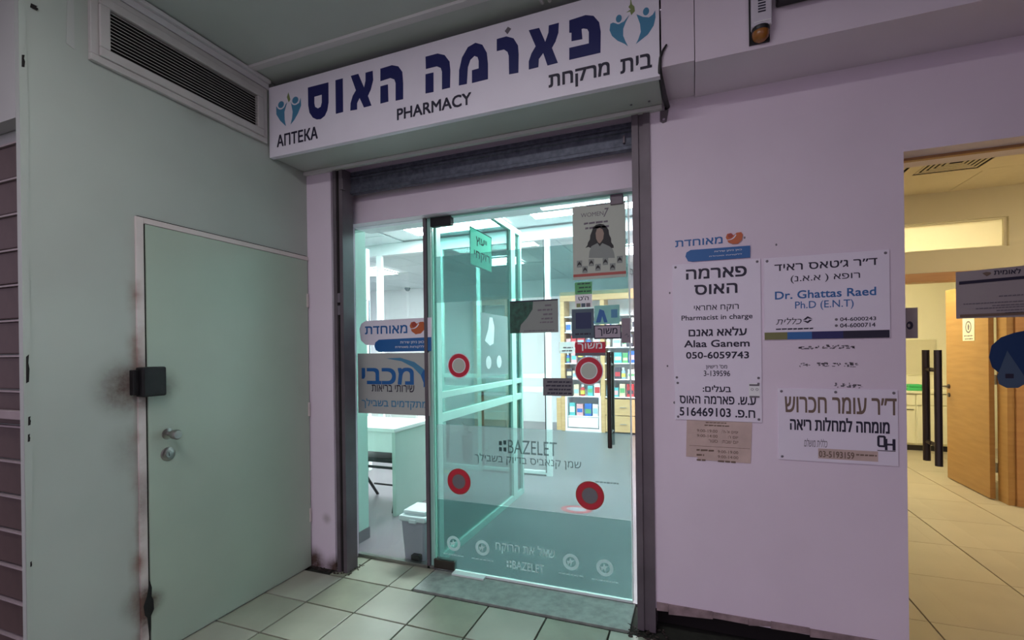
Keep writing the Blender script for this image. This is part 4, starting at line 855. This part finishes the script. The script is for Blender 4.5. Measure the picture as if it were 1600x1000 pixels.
# desk, chair, bin
dk = root('consulting_desk', (-.7, 1.25, 0), 'pale desk with green light painted on its end panels behind the fixed pane', 'desk')
box('desk_top', -1.45, .0, .955, 1.55, .725, .760, M['desk'], dk, .004); box('end_panel', -.045, -.008, .975, 1.53, .0, .725, M['desk_side'], dk, .003)
box('end_panel', -1.44, -1.40, .975, 1.53, .0, .725, M['desk_side'], dk, .003); box('apron', -1.40, -.045, .985, 1.005, .545, .725, M['desk'], dk, .002)
ch = root('desk_chair', (-.32, 1.25, 0), 'black folding chair with crossed legs under the pale desk', 'chair')
box('seat', -.56, -.10, 1.06, 1.46, .43, .47, M['black'], ch, .012); box('backrest', -.55, -.11, 1.47, 1.50, .56, .70, M['black'], ch, .012)
for x in (-.09, -.57):
    tube('leg', [(x, 1.045, 0), (x, 1.10, .2), (x, 1.45, .47)], .014, M['black'], ch); tube('leg', [(x, 1.47, 0), (x, 1.30, .22), (x, 1.08, .44)], .014, M['black'], ch)
    tube('back_post', [(x, 1.45, .45), (x, 1.49, .72)], .012, M['black'], ch)
tube('stretcher', [(-.57, 1.06, .39), (-.09, 1.06, .39)], .012, M['black'], ch); tube('stretcher', [(-.57, 1.42, .12), (-.09, 1.42, .12)], .009, M['black'], ch)
bn = root('pedal_bin', (.60, .40, 0), 'grey plastic pedal bin with a white lid behind the fixed pane', 'bin')
bm = bmesh.new(); q = []
for (z, s) in ((0.0, .82), (.02, .84), (.265, 1.0)): q.append([bm.verts.new((.60 + sx * .095 * s, .385 + sy * .10 * s, z)) for sx, sy in ((-.85, -1), (.85, -1), (1, -.85), (1, .85), (.85, 1), (-.85, 1), (-1, .85), (-1, -.85))])
for a, b in zip(q, q[1:]):
    for k in range(8): bm.faces.new((a[k], a[(k + 1) % 8], b[(k + 1) % 8], b[k]))
bm.faces.new(list(reversed(q[0]))); bm.faces.new(q[-1]); bmesh.ops.recalc_face_normals(bm, faces=bm.faces[:])
link('body', fin(bm, 'body'), M['bin'], bn)
ld = box('lid', .497, .705, .272, .498, .265, .305, M['bin_lid'], bn, .012); box('lid_lip', .585, .64, .262, .276, .262, .285, M['bin_lid'], ld, .003); box('lid_dome', .515, .69, .30, .485, .302, .335, M['bin_lid'], ld, .014)
box('pedal', .60, .665, .262, .31, .012, .05, M['black'], bn, .004)

# rack and items behind the desk
rk = root('wire_rack', (-1.5, 2.25, 0), 'white upright rack with a dark wire frame left of the desk', 'rack')
for x in (-1.62, -1.30): box('upright', x, x + .06, 2.20, 2.26, 0, 2.66, M['alu'], rk, .004)
for z in (.5, 1.1, 1.7): box('rack_shelf', -1.56, -1.30, 2.15, 2.45, z, z + .02, M['alu'], rk, .003)
tube('wire_frame', [(-1.60, 2.15, 1.2), (-1.60, 2.15, 2.03), (-1.17, 2.15, 2.03), (-1.17, 2.15, 1.2)], .008, M['slate'], rk)
o = root('side_cabinet', (-2.4, 4.2, 0), 'white side cabinet behind the consulting desk', 'cabinet')
box('body', -3.2, -1.7, 4.0, 4.45, 0, 1.0, M['int_wall'], o, .005); box('worktop', -3.22, -1.68, 3.98, 4.47, 1.0, 1.03, M['desk'], o, .004)
for x in (-3.18, -2.68, -2.18): box('cabinet_door', x, x + .46, 3.985, 4.0, .06, .96, M['desk'], o, .003)
dc = root('dome_camera', (-3.3, 6.2, 2.72), 'small dark dome camera under the rear ceiling', 'camera'); lathe('dome', (-3.3, 6.2, 2.80), (0, 0, -1), [(.06, 0), (.06, .02), (.05, .05), (.03, .075), (.001, .085)], M['slate'], dc); lathe('base', (-3.3, 6.2, 2.802), (0, 0, -1), [(.075, 0), (.075, .008)], M['alu'], dc)
for k, (x, y, h, lab) in enumerate(((-.35, 3.05, .34, 'dark potted plant in a grey pot behind the booth'), (-.72, 3.1, .45, 'leafy potted plant beside the white post behind the booth'))):
    pl = root('potted_plant', (x, y, 0), lab, 'plant')
    lathe('pot', (x, y, 0), (0, 0, 1), [(.06, 0), (.075, h * .95), (.08, h), (.066, h), (.06, h - .02)], M['slate'], pl)
    bm = bmesh.new()
    for q in range(26):
        a = random.uniform(0, 6.28); e = random.uniform(.1, 1.2); ln = random.uniform(.12, .24); d = Vector((math.cos(a) * math.cos(e), math.sin(a) * math.cos(e), math.sin(e))); s = d.cross(Vector((0, 0, 1))).normalized() * .02
        p0 = Vector((x, y, h)); p1 = p0 + d * ln * .55 + Vector((0, 0, .02)); p2 = p0 + d * ln - Vector((0, 0, .03))
        v = [bm.verts.new(c) for c in (p0, p1 + s, p2, p1 - s)]; bm.faces.new(v)
    link('leaves', fin(bm, 'leaves'), M['leaf_green'], pl)
o = box('floor_mark', -.62, -.30, 2.42, 2.47, .0, .004, M['yellow']); tag(o, 'short yellow tape strip on the pharmacy floor', 'tape')

o = shape('floor_sticker', [circ(1.41, 1.65, .14, .10, 28)], Matrix.Translation((0, 0, .003)), .002, M['ring_red']); tag(o, 'flat red oval on the pharmacy floor', 'sticker')  # red oval with a pale centre on the shop floor
shape('print', [circ(1.41, 1.65, .09, .05, 20)], Matrix.Translation((0, 0, .0036)), .0005, M['lilac_card'], o)
# product shelving at the back
SY = 5.55
su = root('shelf_unit', (1.6, SY, 0), 'wooden product shelving with white back along the rear of the shop', 'shelf')
UP = [.235, .93, 1.62, 2.31, 2.95]
for x in UP: box('upright', x, x + .07, SY, SY + .40, 0, 2.42, M['pine'], su, .004)
box('back_panel', .23, 3.0, SY + .40, SY + .42, 0, 2.42, M['int_wall'], su); box('header', .235, 3.02, SY - .01, SY + .06, 2.26, 2.42, M['pine'], su, .004)
LEV = [.60, .90, 1.17, 1.44, 1.71, 1.98]
for a, b in zip(UP, UP[1:]):
    for z in LEV: box('shelf_board', a + .07, b, SY + .02, SY + .40, z, z + .018, M['int_wall'], su, .002)
# lower units: drawers and the white niche
box('drawer_front', .155, .235, SY - .01, SY + .02, .02, .58, M['pine'], su, .003)
for a, b in zip(UP[1:], UP[2:]):
    for z0, z1 in ((.03, .30), (.31, .58)):
        d_ = box('drawer_front', a + .075, b - .005, SY - .012, SY + .01, z0, z1, M['pine'], su, .004); tube('drawer_handle', [((a + b) / 2 - .03, SY - .026, (z0 + z1) / 2), ((a + b) / 2 + .08, SY - .026, (z0 + z1) / 2)], .006, M['steel'], d_)
nc = boxes('niche_frame', [(.31, .345, SY - .01, SY + .38, .0, .60), (.895, .93, SY - .01, SY + .38, .0, .60), (.345, .895, SY - .01, SY + .38, .0, .06)], M['int_wall'], su, .003)
box('niche_drawer', .36, .88, SY + .0, SY + .02, .08, .25, M['int_wall'], nc, .004); box('niche_shelf', .345, .895, SY + .02, SY + .38, .26, .275, M['int_wall'], nc)
cols = {'white': (.78, .80, .80), 'pale blue': (.35, .55, .75), 'blue': (.05, .16, .50), 'red': (.55, .06, .07), 'yellow': (.75, .68, .12), 'pink': (.75, .42, .45), 'teal': (.12, .48, .50), 'dark grey': (.07, .07, .09), 'beige': (.70, .58, .42), 'green': (.14, .42, .18)}
PM = {k: mat('pack_' + k.replace(' ', '_'), v, .45, var=.04) for k, v in cols.items()}
names = list(cols); weights = [6, 3, 2, 2, 1, 2, 2, 1, 2, 1]
def carton(x, y, z, w, d, h, c):
    o = link('carton', fin(bm_boxes([(x, x + w, y, y + d, z, z + h)], .003), 'carton'), PM[c])
    lc = random.choice([n for n in names if n != c]); box('printed_band', x + w * .08, x + w * .92, y - .0012, y, z + h * random.uniform(.2, .35), z + h * random.uniform(.5, .75), PM[lc], o)
    return o
def bottle(x, y, z, w, h, c):
    o = lathe('bottle', (x + w / 2, y + w / 2, z), (0, 0, 1), [(w * .46, 0), (w * .5, .005), (w * .5, h * .62), (w * .42, h * .70), (w * .2, h * .76), (w * .2, h * .80)], PM[c], None, 14)
    lathe('cap', (x + w / 2, y + w / 2, z + h * .80), (0, 0, 1), [(w * .26, 0), (w * .26, h * .18), (w * .22, h * .2)], PM['white' if c != 'white' else 'blue'], o, 12)
    lathe('bottle_label', (x + w / 2, y + w / 2, z + h * .15), (0, 0, 1), [(w * .505, 0), (w * .505, h * .35)], PM[random.choice([n for n in names if n != c])], o, 14)
    return o
ORD = ['first', 'second', 'third', 'fourth', 'fifth', 'sixth', 'seventh', 'eighth', 'ninth', 'tenth']
for bay, a, b in zip(('left', 'middle', 'right'), UP[:3], UP[1:4]):
    for lev, z in zip(('lowest', 'second', 'third', 'fourth', 'top filled'), LEV[:-1]):
        x = a + .085; n = 0
        while x < b - .06 and n < 10:
            c = random.choices(names, weights)[0]; w = random.uniform(.07, .13)
            if x + w > b - .01: break
            if random.random() < .72:
                o = carton(x, SY + random.uniform(.03, .07), z + .0185, w, .08, random.uniform(.13, .22), c); tag(o, f'{c} carton, {ORD[n]} along the {lev} shelf of the {bay} rear bay', 'carton', 'goods on the rear shelves')
            else:
                o = bottle(x, SY + .04, z + .0185, w * .75, random.uniform(.16, .22), c); tag(o, f'{c} bottle, {ORD[n]} along the {lev} shelf of the {bay} rear bay', 'bottle', 'goods on the rear shelves')
            x += w + random.uniform(.008, .03); n += 1
for x, w, h, c in ((.37, .10, .22, 'teal'), (.50, .11, .20, 'pink'), (.64, .12, .21, 'blue'), (.78, .09, .20, 'white')): tag(carton(x, SY + .04, .2755, w, .08, h, c), f'{c} carton in the low white niche under the rear shelves', 'carton', 'cartons in the low niche')

# ================================================================ CLINIC
CX0, CX1, CY1, CZ = 3.227, 6.6, 2.98, 2.81
fc = st(box('floor_clinic', CX0, CX1, -.0, 6.0, -.25, -.012, M['grout']), 'dark slab under the beige clinic floor tiles', 'floor')
ct = []
for k in ('clinic_tile', 'clinic_tile2'):
    me = fin(bm_boxes([(-.2985, .2985, -.2985, .2985, -.012, 0)], .0015), 'clinic_floor_tile'); me.materials.append(M[k]); ct.append(me)
for i in range(6):
    for j in range(10):
        x, y = 3.505 + .3 + (i - 1) * .605, .26 + (j) * .6
        if i == 0: x = 3.505 - .142
        me = ct[(i * 3 + j * 7) % 2]
        if i == 0:
            me = fin(bm_boxes([(-.136, .136, -.2985, .2985, -.012, 0)], .0015), 'clinic_floor_tile'); me.materials.append(M['clinic_tile'])
        place('floor_tile', me, (x, y, 0), fc)
st(box('wall_clinic_left', CX0 - .02, CX0, .24, 6.0, 0, 2.95, M['cream']), 'cream wall at the left of the clinic corridor', 'wall')
st(box('wall_clinic_right', CX1, CX1 + .1, .23, 6.0, 0, 2.95, M['cream']), 'cream wall at the far right of the clinic', 'wall')
DX0, DX1 = 4.02, 4.955
wc = st(boxes('wall_clinic_back', [(CX0, DX0, CY1, CY1 + .12, 0, 2.283), (5.075, CX1, CY1, CY1 + .12, 0, 2.283), (DX0, 5.075, CY1, CY1 + .12, 2.075, 2.283), (CX0, CX1, CY1, CY1 + .12, 2.543, 2.95), (CX0, 3.7, CY1, CY1 + .12, 2.283, 2.543), (4.995, CX1, CY1, CY1 + .12, 2.283, 2.543)], M['cream']), 'cream clinic wall with a doorway and high slot window', 'wall')
w2 = st(root('window_2', (4.35, CY1, 2.283), 'high narrow internal window above the clinic doorway', 'window'), 'high narrow internal window above the clinic doorway', 'window')
boxes('frame', [(3.7, 4.995, CY1 + .03, CY1 + .09, 2.283, 2.295), (3.7, 4.995, CY1 + .03, CY1 + .09, 2.531, 2.543), (4.975, 4.995, CY1 + .03, CY1 + .09, 2.295, 2.531)], M['cream_lt'], w2)
box('pane', 3.7, 4.975, CY1 + .055, CY1 + .06, 2.295, 2.531, M['frosted'], w2)
st(box('wall_room_back', CX0, CX1, 5.9, 6.0, 0, 2.95, M['cream_lt']), 'pale yellow rear wall of the treatment room', 'wall')
st(box('wall_room_left', CX0, CX0 + .04, CY1 + .12, 5.9, 0, 2.95, M['cream_lt']), 'pale yellow left wall of the treatment room', 'wall')
cc = st(box('ceiling_clinic', CX0 - .05, CX1 + .1, .2, 6.0, 2.83, 2.95, M['grout']), 'cream suspended tile ceiling of the clinic', 'ceiling')
tc_ = fin(bm_boxes([(-.298, .298, -.298, .298, 0, .012)], .002), 'clinic_ceiling_tile'); tc_.materials.append(M['clinic_ceil'])
CL = [(4.58, 5.18, .60, 1.20), (5.78, 6.38, 1.20, 1.80), (3.98, 4.58, 3.60, 4.20)]
DF = (3.98, 4.58, 1.80, 2.40)
for i in range(6):
    for j in range(10):
        x, y = 3.68 + (i - 0) * .6 , .30 + j * .6
        x -= 0
        if i == 5 and x > CX1 - .2: continue
        if any(a < x < b and c < y < d for a, b, c, d in CL + [DF]) : continue
        place('ceiling_tile', tc_, (x, y, 2.812), cc)
for k, (x0, x1, y0, y1) in enumerate(CL): panel_light(x0, x1, y0, y1, 2.805, M['lamp_room' if k == 2 else 'lamp_warm'], 'warm ceiling panel light ' + ('in the clinic corridor near the entrance', 'at the far right of the clinic corridor', 'in the treatment room')[k], 'clinic ceiling lights')
df = root('air_diffuser', (4.28, 2.1, 2.79), 'square white four-way air diffuser in the clinic ceiling', 'diffuser')
for k in range(6):
    o_ = .07 + k * .034; z = 2.80 + k * .006
    x0, x1, y0, y1 = DF[0] + o_, DF[1] - o_, DF[2] + o_, DF[3] - o_
    if k == 0: x0, x1, y0, y1 = DF[0] + .005, DF[1] - .005, DF[2] + .005, DF[3] - .005
    w = .085 if k == 0 else .016; zz = 2.797 if k == 0 else 2.803; th = .004
    boxes('vane_ring', [(x0, x1, y0, y0 + w, zz, zz + th), (x0, x1, y1 - w, y1, zz, zz + th), (x0, x0 + w, y0 + w, y1 - w, zz, zz + th), (x1 - w, x1, y0 + w, y1 - w, zz, zz + th)], M['clinic_ceil'], df)
box('duct', DF[0] + .03, DF[1] - .03, DF[2] + .03, DF[3] - .03, 2.822, 2.829, M['grille_dark'], df)
# doorway joinery and oak door
fr = st(root('trim_5', (4.5, CY1, 0), 'oak frame around the inner clinic doorway', 'door frame'), 'oak frame around the inner clinic doorway', 'door frame')
box('lintel', DX0 - .06, 5.075, CY1 - .02, CY1 + .14, 2.0, 2.08, M['oak_dark'], fr, .004); box('jamb', 4.965, 5.015, CY1 - .012, CY1 + .14, 0, 2.0, M['oak'], fr, .004); box('jamb_casing', 5.015, 5.085, CY1 - .03, CY1 + .13, 0, 2.0, M['oak_dark'], fr, .004); box('jamb_casing', DX0 - .06, DX0 + .01, CY1 - .03, CY1 + .13, 0, 2.0, M['oak_dark'], fr, .004)
d3 = st(root('door_3', (4.93, 3.5, 0), 'oak veneer door standing open into the treatment room', 'door'), 'oak veneer door standing open into the treatment room', 'door')
box('leaf', 4.912, 4.952, 3.125, 3.895, .008, 1.995, M['oak'], d3, .003)
hn = tube('lever', [(4.912, 3.84, .98), (4.865, 3.84, .98), (4.86, 3.83, .98), (4.86, 3.72, .98)], .009, M['dark_steel'], d3); lathe('lever_rose', (4.912, 3.84, .98), (-1, 0, 0), [(.026, 0), (.025, .008), (.012, .010)], M['dark_steel'], d3, 16); lathe('lock_rose', (4.912, 3.84, .89), (-1, 0, 0), [(.024, 0), (.023, .008), (.012, .010)], M['dark_steel'], d3, 16)
for z in (.25, 1.05, 1.8): tube('hinge', [(4.957, 3.118, z), (4.957, 3.118, z + .09)], .008, M['steel'], d3)
pn = link('door_notice', fin(bm_boxes([(4.909, 4.911, 3.345, 3.555, 1.455, 1.68)]), 'notice'), M['cab_white']); tag(pn, 'small paper notice with a round figure print on the oak door', 'notice')
def facew(x): return Matrix(((0, 0, -1, x), (-1, 0, 0, 0), (0, 1, 0, 0), (0, 0, 0, 1)))
shape('figure_print', [circ(-3.45, 1.59, .055, .06, 20), circ(-3.45, 1.59, .040, .045, 16)[::-1]], facew(4.9085), .0004, M['ink_soft'], pn); shape('figure_print', [[(-3.46, 1.56), (-3.44, 1.56), (-3.43, 1.60), (-3.45, 1.625), (-3.465, 1.60)]], facew(4.9085), .0004, M['ink_soft'], pn); text_rows([1, .9], -3.53, -3.37, 1.51, .03, facew(4.9085), M['ink_soft'], pn)
st(box('baseboard_clinic', 5.09, CX1, CY1 - .012, CY1, 0, .07, M['cab_white']), 'white baseboard right of the oak door frame', 'baseboard')
# white units in the treatment room
cu = root('base_cabinet', (5.2, 5.6, 0), 'white base cabinet on a black plinth in the treatment room', 'cabinet')
box('plinth', 4.1, 5.72, 5.44, 5.88, 0, .075, M['black'], cu); box('body', 4.1, 5.75, 5.42, 5.88, .075, .77, M['cab_white'], cu, .003); box('worktop', 4.08, 5.78, 5.39, 5.88, .77, .80, M['cab_white'], cu, .004)
for x in (4.12, 4.66, 5.20): 
    d_ = box('cabinet_door', x, x + .52, 5.402, 5.42, .10, .60, M['cab_white'], cu, .004); box('door_handle', x + .42, x + .50, 5.395, 5.402, .55, .562, M['steel'], d_)
    box('drawer_front', x, x + .52, 5.402, 5.42, .615, .755, M['cab_white'], cu, .004)
gb = root('green_box', (5.2, 5.6, .80), 'small green box on the white treatment room worktop', 'box'); box('tray', 5.13, 5.34, 5.5, 5.65, .80, .845, M['green_plastic'], gb, .006); box('lid', 5.15, 5.30, 5.51, 5.64, .845, .885, M['green_plastic'], gb, .012)
wb = root('wall_board', (4.9, 5.88, 1.0), 'pale splash panel on the treatment room wall above the worktop', 'panel'); box('board', 5.0, 5.6, 5.885, 5.9, 1.0, 1.5, M['cream'], wb, .003); box('board_frame', 4.99, 5.61, 5.888, 5.9, .99, 1.51, M['cab_white'], wb)
# clinic glass door with pull bars and stickers
d4 = st(root('door_4', (3.73, .1, 0), 'clear glass clinic door with dark steel pull bars', 'door'), 'clear glass clinic door with dark steel pull bars', 'door')
box('pane', 3.232, 4.24, .10, .11, .012, 2.228, M['glass_clear'], d4)
for s, x in ((-1, 3.353), (1, 3.353)):
    y = .105 + s * .055
    h = tube('pull_handle', [(x, y, .905), (x, y, 1.395)], .0135, M['dark_steel'], d4, 16)
    for z in (.99, 1.31): tube('handle_stud', [(x, .10 if s < 0 else .11, z), (x, y, z)], .009, M['dark_steel'], h)
box('top_rail', 3.232, 4.24, .092, .118, 2.222, 2.233, M['oak_dark'], d4)
CP = front(.0985)
o = shape('clinic_sign', [DATA['leum']], CP, .0015, M['leumit']); tag(o, 'grey printed sign with a dark heading bar on the clinic glass', 'sign')
CQ = front(.0965); xa, xb = 3.436, 3.7346
shape('heading_bar', [[(3.446, 1.684), (3.728, 1.698), (3.728, 1.686), (3.446, 1.671)]], CQ, .0004, M['ink'], o); shape('footer_bar', [[(3.448, 1.544), (3.728, 1.548), (3.728, 1.537), (3.448, 1.532)]], CQ, .0004, M['brown_print'], o)
text(heb('לאומית'), (3.560, 1.705, 3.645, 1.727), CQ, M['ink'], o, .02); shape('emblem', [DATA['l_dia']], CQ, .0004, M['brown_print'], o)
text_rows([.2, .2, .2, .2, .52, .2, .2], xa + .01, xb - .02, 1.668, .0125, CQ, M['ink_soft'], o, slope=.03); text_rows([.95, .6, .8, .55, .45], xa + .01, xb - .02, 1.59, .0105, CQ, M['ink_soft'], o, slope=.02)
o = shape('blue_sticker', [DATA['bl_u']], CP, .0015, M['blue_st']); tag(o, 'large navy rounded sticker on the clinic glass at the right edge', 'sticker')
shape('slate_lobe', [DATA['bl_l']], front(.0965), .0004, M['blue_st2'], o); shape('dark_square', [rect(*DATA['bl_sq'])], front(.0960), .0004, M['ink'], o)
o = board('clinic_card', DATA['cst'], .0975, .0015, M['leumit'], 'grey card with a round black mark beside the clinic door edge', 'card'); a = DATA['cst_c']
shape('round_mark', [circ((a[0] + a[2]) / 2, (a[1] + a[3]) / 2, .012, .018, 18), circ((a[0] + a[2]) / 2 - .003, (a[1] + a[3]) / 2, .005, .008, 12)[::-1]], front(.0965), .0004, M['ink'], o)
